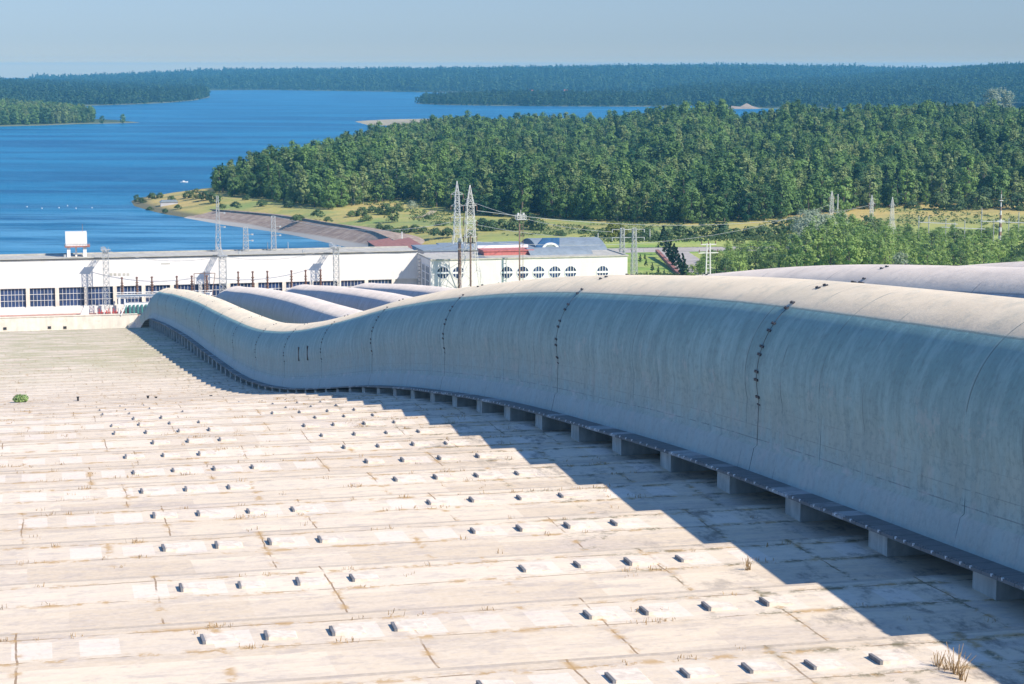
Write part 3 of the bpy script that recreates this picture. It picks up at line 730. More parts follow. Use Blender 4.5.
farland('far_shore', p3, lambda X, Y, d: cz(X, Y, d, 3 + 34*SS(0, 1400, d) + 32*SS(1000, 4200, X-0*Y)*SS(200, 2500, d) + 14*(vnoise(X, Y, 900)-.5)*SS(0, 800, d), .12), (0, 5400, 6600, 11500), 60, 27, 'blue-green forest on the far shore at the horizon', (1.1, 1.9), 4, seed=43)
p4 = P90((413, 103.6), (440, 105), (480, 105.6), (560, 106.3), (640, 106.6), (690, 106.3), (720, 104), (660, 101.5), (560, 100.5), (470, 101), (430, 101.8))
farland('wooded_spit', p4, zsimple(4, 120), (700, 2200, 4300, 5400), 16, 14, 'row of dark trees along the thin wooded spit', (.75, 1.15), 3, seed=44)
p5 = P90((640, 102.5), (690, 105.5), (728, 108.6), (765, 108.5), (820, 108.8), (1040, 109), (1250, 109)) + [(5200, 5500), (5200, 9500), (3600, 9500), (2150, 6600)]
farland('right_shore', p5, lambda X, Y, d: cz(X, Y, d, 3 + 70*SS(0, 1500, d)*SS(1500, 3300, X+.0*Y) + 8*SS(20, 150, d) + 10*(vnoise(X, Y, 600)-.5)*SS(100, 500, d), .35), (1200, 5200, 4000, 9500), 30, 18, 'dense forest on the long hill across the water at right', (.9, 1.35), 5, seed=45)
# sandy low island behind the forest crown
p6 = P90((352, 121.5), (380, 120), (440, 119), (470, 119.5), (480, 123), (440, 125.5), (400, 126.3), (365, 125))
land('sand_bar', p6, lambda X, Y, d: cz(X, Y, d, 1.6+0*X, .1), 440, 800, 2900, 3700, 8, M['sand'])
# ------------------------------------------------------------------ concrete bank of the outlet bay
cr = [(204, 210), (227.5, 212), (249, 213.8), (270.5, 215.7), (303, 220), (326, 224), (349, 227.5), (374, 233), (389, 239.5), (404.7, 247)]
wl = [(184, 217.8), (203, 221.2), (222, 224.6), (244, 227.7), (268, 231), (295, 235.5), (322, 241.5), (350, 248), (372, 252), (392, 256)]
m_ = bpy.data.meshes.new('bank'); V = []; UV = []; Fc = []; L_ = 0
AH = [88, 85.5, 84.2, 83.4] + [83]*6; A = [PH(*p, h_) for p, h_ in zip(cr, AH)]; AZ = np.interp(np.linspace(0, 9, 60), range(10), [90-h_ for h_ in AH]); B = [PH(*p, 90) for p in wl]
def resample(P, n):
    P = np.array(P); t = np.linspace(0, len(P)-1, n); i = np.minimum(t.astype(int), len(P)-2); f = (t-i)[:, None]
    Q = P[i]*(1-f)+P[i+1]*f
    for _ in range(3): Q[1:-1] = (Q[:-2]+2*Q[1:-1]+Q[2:])/4
    return Q
A = resample(A, 60); B = resample(B, 60)
for i in range(60):
    a, b = A[i], B[i]; 
    if i: L_ += float(np.hypot(*(A[i]-A[i-1])))
    w = float(np.hypot(*(a-b))); o = (a-b)/w
    az_ = float(AZ[i])
    for t, z, dv in ((-.06, -.5, 0), (0.0, .05, 0), (1, az_, w), (1, az_+.9, w+1), (1+.9/w, az_+.9, w+2), (1+.9/w, az_+.25, w+2.6), (1+9/w, az_+.25, w+12), (1+22/w, az_-2, w+25)):
        P = b + (a-b)*t; V.append((P[0], P[1], z)); UV.append((L_, w*t if dv == w else dv))
for i in range(59):
    for k in range(7): q = i*8+k; Fc.append((q, q+8, q+9, q+1))
m_.from_pydata(V, [], Fc); m_.materials.append(M['bank']); uvl = m_.uv_layers.new(name='UVMap'); li = np.empty(len(m_.loops), int); m_.loops.foreach_get('vertex_index', li)
uvl.data.foreach_set('uv', np.array(UV, 'f')[li].ravel()); m_.update()
tag(struct(link('embankment', m_)))
# ------------------------------------------------------------------ power house
YF = 664.0; ZB = 10.0
ZR = PY(0, 261, YF)[1]; ZW1 = PY(0, 289, YF)[1]; ZW0 = PY(0, 308.3, YF)[1]; XE = PY(417.5, 262, YF)[0]
ph = thing('power_house', 'long low white power house with flat roof and a band of square-paned windows', 'building', (20, YF, ZB))
bx = [PY(a, 298, YF)[0] for a in (28, 57, 86.3)]; bay = (bx[2]-bx[0])/2; xb0 = bx[0]
XW = xb0 - bay*9
wall = MB()
wall.box(XW, XE, YF, YF+18, ZW1, ZR)                    # upper wall
wall.box(XW, XE, YF+1.2, YF+18, ZB-10, ZW1-.002)        # recessed lower storey
wall.box(XW, XE, YF-.25, YF+1.2, ZB-.5, ZW0)            # plinth
wall.obj('wall', M['white_wall'], ph)
pil = []
nb = int((XE-4-xb0)/bay)
for k in range(-8, nb+1):
    x = xb0 + bay*k
    MB().box(x-.62, x+.62, YF-.05, YF+1.2, ZW0, ZW1-.003).obj('pilaster', M['cream_wall'], ph)
    if k < nb+1 and x+bay < XE:
        w_ = MB().box(x+.62, x+bay-.62, YF+.75, YF+.85, ZW0, ZW1-.003).obj('window', M['glass'], ph)
        f_ = MB(); x0_, x1_ = x+.62, x+bay-.62
        for j in range(1, 7): xx = x0_+(x1_-x0_)*j/7; f_.box(xx-.05, xx+.05, YF+.62, YF+.75, ZW0, ZW1-.01)
        for j in (0, 1, 2, 3): zz = ZW0+.12+(ZW1-ZW0-.24)*j/3; f_.box(x0_, x1_, YF+.58, YF+.70, zz-.06, zz+.06)
        f_.obj('frame', M['frame_white'], w_)
rf = MB(); rf.box(XW, XE, YF-.3, YF+.5, ZR, ZR+.55).box(XW, XE, YF+17.3, YF+18, ZR, ZR+.5)
rf.obj('parapet', M['roof_beige'], ph)
MB().box(XW, XE, YF+.5, YF+17.3, ZR-.3, ZR+.12).obj('roof', M['roof_beige'], ph)
gut = MB().box(XW, XE, YF-.42, YF-.3, ZR+.08, ZR+.30); gut.obj('gutter', M['dark_metal'], ph)
for px_ in (65, 93, 239, 303):   # roof vents
    x = PY(px_, 258, YF+3)[0]; MB().box(x-.4, x+.4, YF+.6, YF+1.6, ZR+.1, ZR+1.5).obj('roof_vent', M['steel'], ph)
sg = MB()                        # row of small square louvres high on the wall
for a in (111, 115, 119.5, 124, 128):
    x, z = PY(a, 274.5, YF); sg.box(x-.42, x+.42, YF-.06, YF+.02, z-.42, z+.42)
sg.obj('louvres', M['roof_beige'], ph)
x, z = PY(165.5, 263.7, YF); MB().box(x-1.5, x+1.5, YF-.05, YF+.02, z-.2, z+.2).obj('wall_plate', M['roof_beige'], ph)
# service strip in front of it
g = MB().box(XW, 126, 655.3, 668, 5, 9.99); struct(g.obj('service_yard', M['red_soil']))
rw = thing('retaining_wall', 'cream concrete retaining wall with three small dark drains at the foot of the terraces', 'wall', (0, 655, 0))
zt = PY(0, 318, 655)[1]
MB().box(-75, XC[0]-R-.1, 654.7, 655.5, -1, zt).obj('wall', M['cream_wall'], rw)
cp = MB().box(-75, XC[0]-R-.1, 654.5, 655.6, zt, zt+.25); cp.obj('coping', M['cream_wall'], rw)
for a, b_ in ((5, 328.5), (49.5, 327.5), (65, 327.5)):
    x, z = PY(a, b_, 654.7); MB().box(x-.5, x+.5, 654.55, 654.75, z-.4, z+.4).obj('drain', M['dark_metal'], rw)
mbk = MB()
for k in range(3): mbk.box(XC[k]+4.4, XC[k+1]-4.4, 654.7, 655.5, -1, zt)
tag(mbk.obj('retaining_wall', M['cream_wall']), 'concrete retaining wall sections standing between the penstocks', 'wall')
# cabin on the roof
x0_, z0_ = PY(65.5, 246, 674); x1_, z1_ = PY(86.5, 231.5, 674)
cb = thing('roof_cabin', 'white box-shaped cabin on four legs standing on the long roof', 'cabin', ((x0_+x1_)/2, 672, ZR))
MB().box(x0_, x1_, 671, 676.5, z0_+.2, z1_).obj('box', M['white_wall'], cb)
MB().box(x0_-.3, x1_+.9, 670.6, 676.9, z0_-.25, z0_+.2).obj('deck', M['rust_red'], cb)
for xx in (x0_+.6, x1_-1.1):
    for yy in (671.3, 675.7): MB().box(xx-.2, xx+.9, yy, yy+.8, ZR, z0_-.25).obj('leg', M['frame_white'], cb)
MB().box((x0_+x1_)/2-.4, (x0_+x1_)/2+.2, 673, 673.6, ZR, z0_-.25).obj('leg', M['frame_white'], cb)
MB().bar((x1_-1.3, 673, z1_), (x1_-1.3, 673, z1_+2.6), .12).obj('antenna', M['steel_rust'], cb)
rail = MB()
for k in range(9): xx = x0_-.3+(x1_-x0_+1.2)*k/8; rail.bar((xx, 670.6, z0_+.2), (xx, 670.6, z0_+1.1), .06)
rail.bar((x0_-.3, 670.6, z0_+1.1), (x1_+.9, 670.6, z0_+1.1), .07); rail.obj('railing', M['steel'], cb)
# ------------------------------------------------------------------ annex
YA = 641.0
ax0, az0 = PY(430.7, 259.7, YA); ax1, az1 = PY(627.5, 257, YA); ZA = (az0+az1)/2
an = thing('annex', 'white block with round cross-barred windows joined to the power house', 'building', ((ax0+ax1)/2, YA, ZB))
MB().box(XE, ax1, YA, YA+23, ZB-1, ZA).obj('wall', M['white_wall'], an)
MB().box(XE-.05, ax1+.3, YA-.3, YA+.5, ZA, ZA+.45).box(XE-.05, XE+.6, YA+.5, YA+23, ZA, ZA+.45).box(ax1-.4, ax1+.3, YA+.5, YA+23, ZA, ZA+.45).obj('parapet', M['roof_beige'], an)
MB().box(XE+.6, ax1-.4, YA+.5, YA+23, ZA-.2, ZA+.1).obj('roof', M['roof_beige'], an)
for a in (442.9, 458.6, 506.9, 522.8, 538.7, 554.9, 570.6, 602.6):
    x, z = PY(a, 272.3 - (a-520)*.006, YA); r_ = 1.98
    poly = [(x+r_*math.cos(t*PI/16), z+r_*math.sin(t*PI/16)) for t in range(32)]
    w_ = MB().prism(poly, YA-.03, YA+.1).obj('window', M['glass'], an)
    f_ = MB().box(x-r_-.05, x+r_+.05, YA-.14, YA-.03, z-.36, z+.30)
    for dx in (-.95, 0, .95):
        hh = math.sqrt(r_*r_-dx*dx)
        f_.box(x+dx-.09, x+dx+.09, YA-.12, YA-.03, z+.30, z+hh-.02).box(x+dx-.09, x+dx+.09, YA-.12, YA-.03, z-hh+.02, z-.36)
    ring_ = MB()
    for t in range(32):
        a1, a2 = t*PI/16, (t+1)*PI/16; k = len(ring_.v)
        ring_.v += [(x+q*math.cos(b), yy, z+q*math.sin(b)) for b in (a1, a2) for q in (r_-.02, r_+.22) for yy in (YA-.10, YA+.02)]
        ring_.f += [(k, k+2, k+6, k+4), (k+2, k+3, k+7, k+6), (k, k+4, k+5, k+1)]; ring_.mi += [0]*3
    ring_.obj('surround', M['frame_white'], w_); f_.obj('frame', M['frame_white'], w_)
# windows in the side wall facing the open slope
for y0, y1 in ((643, 649), (651, 655)):
    w_ = MB().box(XE-.05, XE+.1, y0, y1, ZA-9.5, ZA-2.2).obj('window', M['glass'], an)
    f_ = MB()
    for k in range(0, 4): f_.box(XE-.14, XE-.05, y0+(y1-y0)*k/3-.12, y0+(y1-y0)*k/3+.12, ZA-9.5, ZA-2.2)
    for k in range(4): zz = ZA-9.5+7.3*k/3; f_.box(XE-.16, XE-.06, y0, y1, zz-.12, zz+.12)
    f_.obj('frame', M['frame_white'], w_)
f_ = MB()
for k in range(8): f_.box(XE-.9, XE-.15, 658, 659.2, ZA-10+k*1.25, ZA-9.85+k*1.25)
f_.box(XE-.95, XE-.85, 658, 659.2, ZA-10, ZA); f_.obj('downpipe', M['steel'], an)
# roof halls behind
def hall(name, label, x0, x1, y0, y1, z0, zt, arch, roofm, wallm, endm, circ=False):
    t = thing(name, label, 'building', ((x0+x1)/2, y0, z0)); n = 14
    zs = zt-arch
    prof = [(y0, z0), (y0, zs)] + [(y0+(y1-y0)*k/n, zs+arch*math.sin(PI*k/n)**.75) for k in range(1, n)] + [(y1, zs), (y1, z0)]
    MB().prism(prof, x0, x1, axis='x').obj('wall', wallm, t)
    rp = [(y0-.3, zs)] + [(y0+(y1-y0)*k/n, zs+.06+arch*math.sin(PI*k/n)**.75) for k in range(1, n)] + [(y1+.3, zs)]
    rp2 = rp + [(a, b+.3) for a, b in rp[::-1]]
    k0 = len(rp); r = MB(); V = []
    for xx in (x0-.3, x1+.3):
        for a, b in rp: V.append((xx, a, b+.02))
        for a, b in rp: V.append((xx, a, b+.32))
    r.v = V; q = 2*k0
    for j in range(k0-1):
        r.f += [(j, j+1, q+j+1, q+j), (k0+j, q+k0+j, q+k0+j+1, k0+j+1), (j, k0+j, k0+j+1, j+1), (q+j, q+j+1, q+k0+j+1, q+k0+j)]
    r.mi = [0]*len(r.f); r.obj('roof', roofm, t)
    return t
xa0 = PY(535, 245, 800)[0]; xa1 = PY(603, 245, 800)[0]; za = PY(570, 237.5, 815)[1]
hA = hall('vaulted_hall', 'larger hall with a grey vaulted roof and blue end, behind the annex', xa0, xa1, 790, 830, ZB, za, 6.5, M['roof_grey'], M['blue'], M['blue'])
xb0_ = PY(531, 252, 650)[0]; xb1_ = PY(592, 252, 650)[0]; zb_ = PY(570, 248, 656)[1]
hB = hall('vaulted_hall', 'lower grey vaulted roof with a blue left end, just behind the round windows', xb0_, xb1_, 649, 663, ZB, zb_, 2.6, M['roof_grey'], M['blue'], M['blue'])
# the sloping blue gable with its white round window
x, z = PY(549, 246, 790); gp = [(PY(533, 257, 789)[0], PY(533, 257, 789)[1]), (PY(536, 246, 789)[0], PY(536, 246, 789)[1]), (PY(543, 238, 789)[0], PY(543, 238, 789)[1]), (PY(559, 237.8, 789)[0], PY(559, 237.8, 789)[1]), (PY(559, 257, 789)[0], PY(559, 257, 789)[1])]
MB().prism(gp, 788.2, 789.6).obj('gable', M['blue'], hA)
cx, czz = PY(550.5, 245.5, 788); arc = MB()
for t in range(18):
    a1, a2 = t*PI/18, (t+1)*PI/18; k = len(arc.v)
    arc.v += [(cx+q*1.35*math.cos(b), yy, czz-1.5+q*math.sin(b)) for b in (a1, a2) for q in (1.9, 2.7) for yy in (787.7, 788.2)]
    arc.f += [(k, k+2, k+6, k+4), (k+2, k+3, k+7, k+6), (k, k+4, k+5, k+1)]; arc.mi += [0]*3
w_ = MB().prism([(cx+1.9*1.35*math.cos(t*PI/12), czz-1.5+1.9*math.sin(t*PI/12)) for t in range(13)], 787.9, 788.2).obj('window', M['roof_grey'], hA)
arc.obj('surround', M['frame_white'], w_)
def block(name, label, px0, px1, ytop, Yf, dep, roofm, wallm, cat='building', zbase=10.0, fascia=None):
    x0, z = PY(px0, ytop, Yf); x1 = PY(px1, ytop, Yf)[0]
    t = thing(name, label, cat, ((x0+x1)/2, Yf, zbase))
    MB().box(x0, x1, Yf, Yf+dep, zbase-3, z-.4).obj('wall', wallm, t)
    MB().box(x0-.3, x1+.3, Yf-.3, Yf+dep+.3, z-.4, z).obj('roof', roofm, t)
    if fascia: MB().box(x0-.35, x1+.35, Yf+dep-.6, Yf+dep+.35, z+.003, z+.9).obj('fascia', fascia, t)
    return t
block('low_building', 'red low building with white roof edge, between twin pylons and blue gable', 484, 533, 250.5, 653, 9, M['roof_red'], M['roof_red'], fascia=M['frame_white'])
block('low_building', 'flat grey-roofed building right behind the left end of the annex', 424, 481, 250.5, 667, 22, M['roof_grey'], M['grey_wall'])
block('low_building', 'long low grey building with a pale edge behind the twin pylons', 452, 535, 249.5, 760, 30, M['roof_grey'], M['grey_wall'])
block('low_building', 'small dark building beyond the right end of the annex', 594, 614, 253.5, 655, 7, M['roof_grey'], M['rust_red'])
block('store_hut', 'small cream box-shaped hut beside the top end of the concrete bank', 376.5, 391, 243.5, 905, 10, M['cream_wall'], M['cream_wall'], 'hut', 2)
# long red-brown sheds running away from the power house
def shed(label, pts, h, wid):
    a = Vector((*PH(*pts[0], h), HC-h)); b = Vector((*PH(*pts[1], h), HC-h)); d = (b-a).normalized(); s = Vector((d.y, -d.x, 0))
    t = thing('long_shed', label, 'shed', tuple(a-Vector((0, 0, 4))))
    r = MB(); r.v = [tuple(p) for p in (a, b, b+s*wid+Vector((0, 0, -1.2)), a+s*wid+Vector((0, 0, -1.2)), a-Vector((0, 0, .3)), b-Vector((0, 0, .3)), b+s*wid+Vector((0, 0, -1.5)), a+s*wid+Vector((0, 0, -1.5)))]
    r.f = [(0, 1, 2, 3), (4, 7, 6, 5), (0, 4, 5, 1), (1, 5, 6, 2), (2, 6, 7, 3), (3, 7, 4, 0)]; r.mi = [0]*6; r.obj('roof', M['rust_red'], t)
    w = MB(); q = .5
    lo = Vector((0, 0, -5)); A_ = [a+s*q-Vector((0, 0, .35)), b+s*q-Vector((0, 0, .35)), b+s*(wid-q)-Vector((0, 0, 1.6)), a+s*(wid-q)-Vector((0, 0, 1.6))]
    w.v = [tuple(p) for p in A_]+[tuple(p+lo) for p in A_]; w.f = [(0, 1, 5, 4), (1, 2, 6, 5), (2, 3, 7, 6), (3, 0, 4, 7)]; w.mi = [0]*4; w.obj('wall', M['dark_metal'], t)
shed('long red-brown shed roof nearest the concrete bank', [(389, 238), (408, 249)], 77, 10)
shed('long red-brown shed roof to the right, closer to the pylons', [(409, 237.5), (427, 247.5)], 77, 8)
# ------------------------------------------------------------------ lattice work
def lattice(m, c, z0, z1, w0, w1, t, nseg, mi=0, caps=True):
    cx, cy = c
    for k in range(nseg):
        a, b = k/nseg, (k+1)/nseg
        a = 1-(1-a)**1.0; 
        za, zb2 = z0+(z1-z0)*a, z0+(z1-z0)*b; wa, wb = (w0+(w1-w0)*a)/2, (w0+(w1-w0)*b)/2
        ca = [(cx-wa, cy-wa, za), (cx+wa, cy-wa, za), (cx+wa, cy+wa, za), (cx-wa, cy+wa, za)]
        cb_ = [(cx-wb, cy-wb, zb2), (cx+wb, cy-wb, zb2), (cx+wb, cy+wb, zb2), (cx-wb, cy+wb, zb2)]
        for i in range(4):
            j = (i+1) % 4
            m.bar(ca[i], cb_[i], t, mi=mi); m.bar(ca[i], cb_[j], t*.55, mi=mi); m.bar(ca[j], cb_[i], t*.55, mi=mi); m.bar(cb_[i], cb_[j], t*.6, mi=mi)
def pylon(name, label, x, y, z0, z1, wb, t, armsz, group=None, split=.45, mat='steel_white', arm=3.6, ns=(3, 7, 3)):
    T = thing(name, label, 'pylon', (x, y, z0), group)
    zs = z0+(z1-z0)*split; zt = z0+(z1-z0)*.86
    lo = MB(); lattice(lo, (x, y), z0, zs, wb, wb*.34, t*1.2, ns[0]); lo.obj('legs', M[mat], T)
    bo = MB(); lattice(bo, (x, y), zs, zt, wb*.34, wb*.2, t, ns[1]); bo.obj('body', M[mat], T)
    tp = MB(); lattice(tp, (x, y), zt, z1, wb*.2, .12, t, ns[2]); tp.obj('peak', M[mat], T)
    for a in armsz:
        za = z0+(z1-z0)*a; m = MB()
        for s_ in (-1, 1):
            tip = (x+s_*arm, y, za+.1)
            for yy in (-.5, .5):
                m.bar((x, y+yy, za), tip, t*.7); m.bar((x, y+yy, za+1.5), tip, t*.6)
        c = m.obj('crossarm', M[mat], T)
        for s_ in (-1, 1):
            i_ = MB(); i_.bar((x+s_*arm, y, za+.1), (x+s_*arm, y, za-1.6), .22, n=6); i_.obj('insulator', M['porcelain'], c)
    return T
def at_top(px, py, Y): return PY(px, py, Y)
x, z = at_top(457, 181, 745); pylon('transmission_pylon', 'left of the two tall white lattice pylons rising behind the annex', x, 745, 10, z, 7.4, .15, (.62, .74, .86), 'twin tall lattice pylons', arm=2.4)
x, z = at_top(470, 185, 632); pylon('transmission_pylon', 'right one of two tall lattice pylons, splayed legs in front of white annex', x, 632, 10, z, 10.2, .15, (.60, .72, .84), 'twin tall lattice pylons', arm=2.2, split=.5)
def post(name, label, x, y, z0, z1, mat='steel_rust', w=.5, cat='post', group=None):
    return tag(MB().bar((x, y, z0), (x, y, z1), w, w*.6, n=8).obj(name, M[mat]), label, cat, group)
# stubby column to the left of the right-hand pylon
x, z = at_top(459.5, 242, 634); t_ = thing('steel_column', 'rusty steel column with dark fittings just left of the right tall pylon', 'column', (x, 634, 10))
MB().bar((x, 634, 10), (x, 634, z), .9, .7, n=8).obj('shaft', M['steel_rust'], t_)
f_ = MB().box(x-1.0, x+1.0, 633.4, 634.6, z-2.4, z-2.1).box(x-.4, x+.4, 633.5, 634.5, z, z+1.2); f_.obj('fittings', M['steel'], t_)
x, z = at_top(470.5, 236, 628); t_ = thing('steel_column', 'thin rusty column in front of the right tall pylon', 'column', (x, 628, 10))
MB().bar((x, 628, 10), (x, 628, z), .5, .4, n=8).obj('shaft', M['steel_rust'], t_)
f_ = MB().box(x-1.6, x+1.6, 627.7, 628.3, z-2.4, z-2.1).box(x-2.2, x+2.2, 627.7, 628.3, z-5.0, z-4.7).box(x-.9, x-.5, 627.8, 628.2, z-2.1, z-.4).box(x+.5, x+.9, 627.8, 628.2, z-2.1, z-.6); f_.obj('fittings', M['dark_metal'], t_)
# platform mast
x, z = at_top(520.8, 219, 636); zt_ = PY(520.8, 210, 636)[1]
T = thing('platform_mast', 'slim red and white ladder mast carrying a railed platform in front of the annex', 'mast', (x, 636, 10))
m1 = MB(); nseg = 16
m = MB()
for k in range(nseg):
    za, zb2 = 10+(z-10)*k/nseg, 10+(z-10)*(k+1)/nseg
    m.box(x-.62, x-.22, 635.8, 636.2, za, zb2-.002, k % 2)
    m.bar((x+.75, 636, za), (x+.75, 636, zb2), .14, mi=k % 2); m.bar((x-.3, 636, zb2), (x+.75, 636, zb2), .12, mi=0)
m.obj('shaft', [M['steel_rust'], M['steel_rust']], T)
m = MB().box(x-1.5, x+1.5, 634.6, 637.4, z-.2, z)
m.obj('platform', M['steel_white'], T)
m = MB()
for sx in (-1.5, -.75, 0, .75, 1.5):
    for sy in (-1.4, 1.4): m.bar((x+sx, 636+sy, z), (x+sx, 636+sy, z+1.3), .1)
for zz in (.65, 1.3):
    for sy in (-1.4, 1.4): m.bar((x-1.5, 636+sy, z+zz), (x+1.5, 636+sy, z+zz), .1)
    for sx in (-1.5, 1.5): m.bar((x+sx, 634.6, z+zz), (x+sx, 637.4, z+zz), .1)
m.obj('railing', M['steel_white'], T)
m = MB().bar((x, 636, z), (x, 636, zt_), .22, .12).box(x-1.2, x-.6, 635.6, 636.3, z+1.3, z+2.0).box(x+.6, x+1.2, 635.6, 636.3, z+1.3, z+2.0); m.obj('lamp_cluster', M['steel_white'], T)
# front gantry masts with booms back to the roof
for px_, ptop, lab in ((105.5, 250, 'leftmost'), (222.5, 256, 'middle'), (336, 247, 'rightmost')):
    x, z = PY(px_, ptop, 657.5)
    T = thing('gantry_mast', 'square lattice mast in front of the white wall, %s of the three' % lab, 'mast', (x, 657.5, 10), 'lattice masts in front of the power house')
    m = MB(); w_ = 1.75 if lab != 'middle' else 2.2
    lattice(m, (x, 657.5), 10, z, w_, w_, .16, 10); m.obj('shaft', M['steel'], T)
    m = MB(); n_ = 6; L0 = Vector((x, 657.5, z-1.2)); L1 = Vector((x-.6, YF+2, ZR+2.6))
    for s_ in (-.6, .6):
        for u_ in (0, 1.2): m.bar(L0+Vector((s_, 0, u_)), L1+Vector((s_, 0, u_)), .12)
    for k in range(n_):
        a, b = L0.lerp(L1, k/n_), L0.lerp(L1, (k+1)/n_)
        for s_ in (-.6, .6): m.bar(a+Vector((s_, 0, 0)), b+Vector((s_, 0, 1.2)), .1)
        m.bar(a+Vector((-.6, 0, 1.2)), b+Vector((.6, 0, 1.2)), .1); m.bar(a+Vector((.6, 0, 0)), b+Vector((-.6, 0, 0)), .1)
    m.obj('boom', M['steel'], T)
    m = MB().box(x-1.6, x+1.6, 656.6, 658.4, z, z+.2).bar((x-.8, 657.5, z), (x-.8, 657.5, z+1.2), .12).bar((x+.9, 657.5, z), (x+.9, 657.5, z+.9), .12); m.obj('head', M['steel'], T)
for px_, ptop, lab, ww in ((217.3, 196, 'tallest, at left', 1.8), (245.5, 227, 'short middle one', 1.9), (273.2, 216, 'right-hand one', 1.7)):
    x, z = PY(px_, ptop, 679)
    T = thing('roof_mast', 'lattice mast on the back edge of the power house roof, %s' % lab, 'mast', (x, 679, ZR), 'lattice masts on the power house roof')
    m = MB(); lattice(m, (x, 679), ZR, z, ww, ww*.7 if 'tall' not in lab else .6, .14, 7); m.obj('shaft', M['steel'], T)
    m = MB()
    for zz in (.45, .7): zq = ZR+(z-ZR)*zz; m.bar((x-.4, 679, zq), (x+2.4, 679, zq), .14); m.box(x+1.9, x+2.6, 678.8, 679.2, zq-.3, zq+.2)
    m.obj('bracket', M['steel'], T)
for px_, lab in ((267.6, 'left'), (288, 'right')):
    x, z = PY(px_, 242, 680); post('thin_pole', 'thin pale pole on the roof edge by the water, %s of two' % lab, x, 680, ZR, z, 'steel', .22, 'pole')
# transformers with bushings in front of the windows
for grp, lab in (((122, 137, 152), 'leftmost, with a white steel frame'), ((177, 192, 207), 'second from the left'), ((238.5, 253, 267.7), 'third from the left'), ((291.8, 306, 321), 'rightmost')):
    xs = [PY(a, 280, 655)[0] for a in grp]; cx_ = xs[1]
    T = thing('transformer', 'power transformer with three tall bushings before the window band, %s' % lab, 'transformer', (cx_, 656, 10), 'transformers in front of the power house')
    z_ = PY(140, 297, 655)[1]
    MB().box(cx_-4.2, cx_+4.2, 656.2, 660, 10, 13.6).obj('tank', M['frame_white'], T)
    for k in range(7): xx = cx_-4+k*1.3; MB().box(xx, xx+.5, 655.0, 656.15, 10.4, 13.2).obj('radiator', M['green_paint'], T)
    f_ = MB()
    for xx in (cx_-5.8, cx_+5.8):
        f_.box(xx-.3, xx+.3, 655.6, 656.2, 10, z_); f_.bar((xx+.4, 654.6, 10), (xx+1.8, 654.6, 13), .4); f_.bar((xx+1.8, 654.6, 13), (xx+1.8, 654.6, z_-.5), .4)
    f_.box(cx_-6.6, cx_+6.6, 655.5, 656.3, z_, z_+.9).box(cx_-6.6, cx_+6.6, 654.3, 654.7, z_+1.5, z_+1.65)
    for k in range(9): xx = cx_-6.5+k*1.62; f_.bar((xx, 654.5, z_+.9), (xx, 654.5, z_+1.6), .1)
    f_.obj('frame', M['frame_white'], T)
    for xx in xs:
        zt_ = PY(px_, 275 if grp[0] < 230 else 272, 655)[1]; b_ = MB()
        b_.bar((xx, 655.9, z_+.9), (xx, 655.9, zt_), .5, .34, n=8)
        for k in range(5): zz = z_+1.6+(zt_-z_-2.4)*k/5; b_.bar((xx, 655.9, zz), (xx, 655.9, zz+.2), .8, n=8)
        b_.bar((xx, 655.9, zt_), (xx, 655.9, zt_+.5), .65, .45, n=8); b_.obj('bushing', M['porcelain'], T)
x, z = PY(206, 262, 652); x2 = PY(228-12, 262, 652)[0]
x0_, zt_ = PY(194, 274, 652)[0], PY(200, 273.5, 652)[1]; x1_ = PY(215, 274, 652)[0]
tag(MB().bar((x0_, 652, 10), (x0_, 652, zt_), .22).bar((x1_-1.3, 652, 14), (x1_, 652, zt_), .22).bar((x0_, 652, zt_), (x1_, 652, zt_), .22).bar(((x0_+x1_)/2, 652, 10), ((x0_+x1_)/2, 652, zt_+.6), .26).obj('busbar_frame', M['steel_rust']), 'thin dark steel frame beside the middle lattice mast', 'frame')
# low clutter at the foot of the left mast
x, z = PY(84, 309, 657); tag(MB().prism([(x-1.4, 10), (x+1.4, 10), (x+1.6, 13), (x+.1, 13.2)], 656, 658).obj('chute', M['frame_white']), 'small white slanted chute at the foot of the leftmost lattice mast', 'chute')
fen = thing('red_fence', 'red and white picket barrier on the yard between the left mast and the nearest penstock', 'fence', (20, 655.8, 10))
x0_ = PY(97, 315, 655.9)[0]; x1_ = PY(128, 315, 655.9)[0]
f_ = MB(); n_ = 14
for k in range(n_): xx = x0_+(x1_-x0_)*k/(n_-1); MB().box(xx-.12, xx+.12, 655.8, 656.0, 10, 12.2 if k % 2 else 11.7).obj('picket', M['red_paint'] if k % 3 else M['frame_white'], fen)
MB().box(x0_, x1_, 656.003, 656.1, 10.9, 11.1).obj('rail', M['red_paint'], fen)
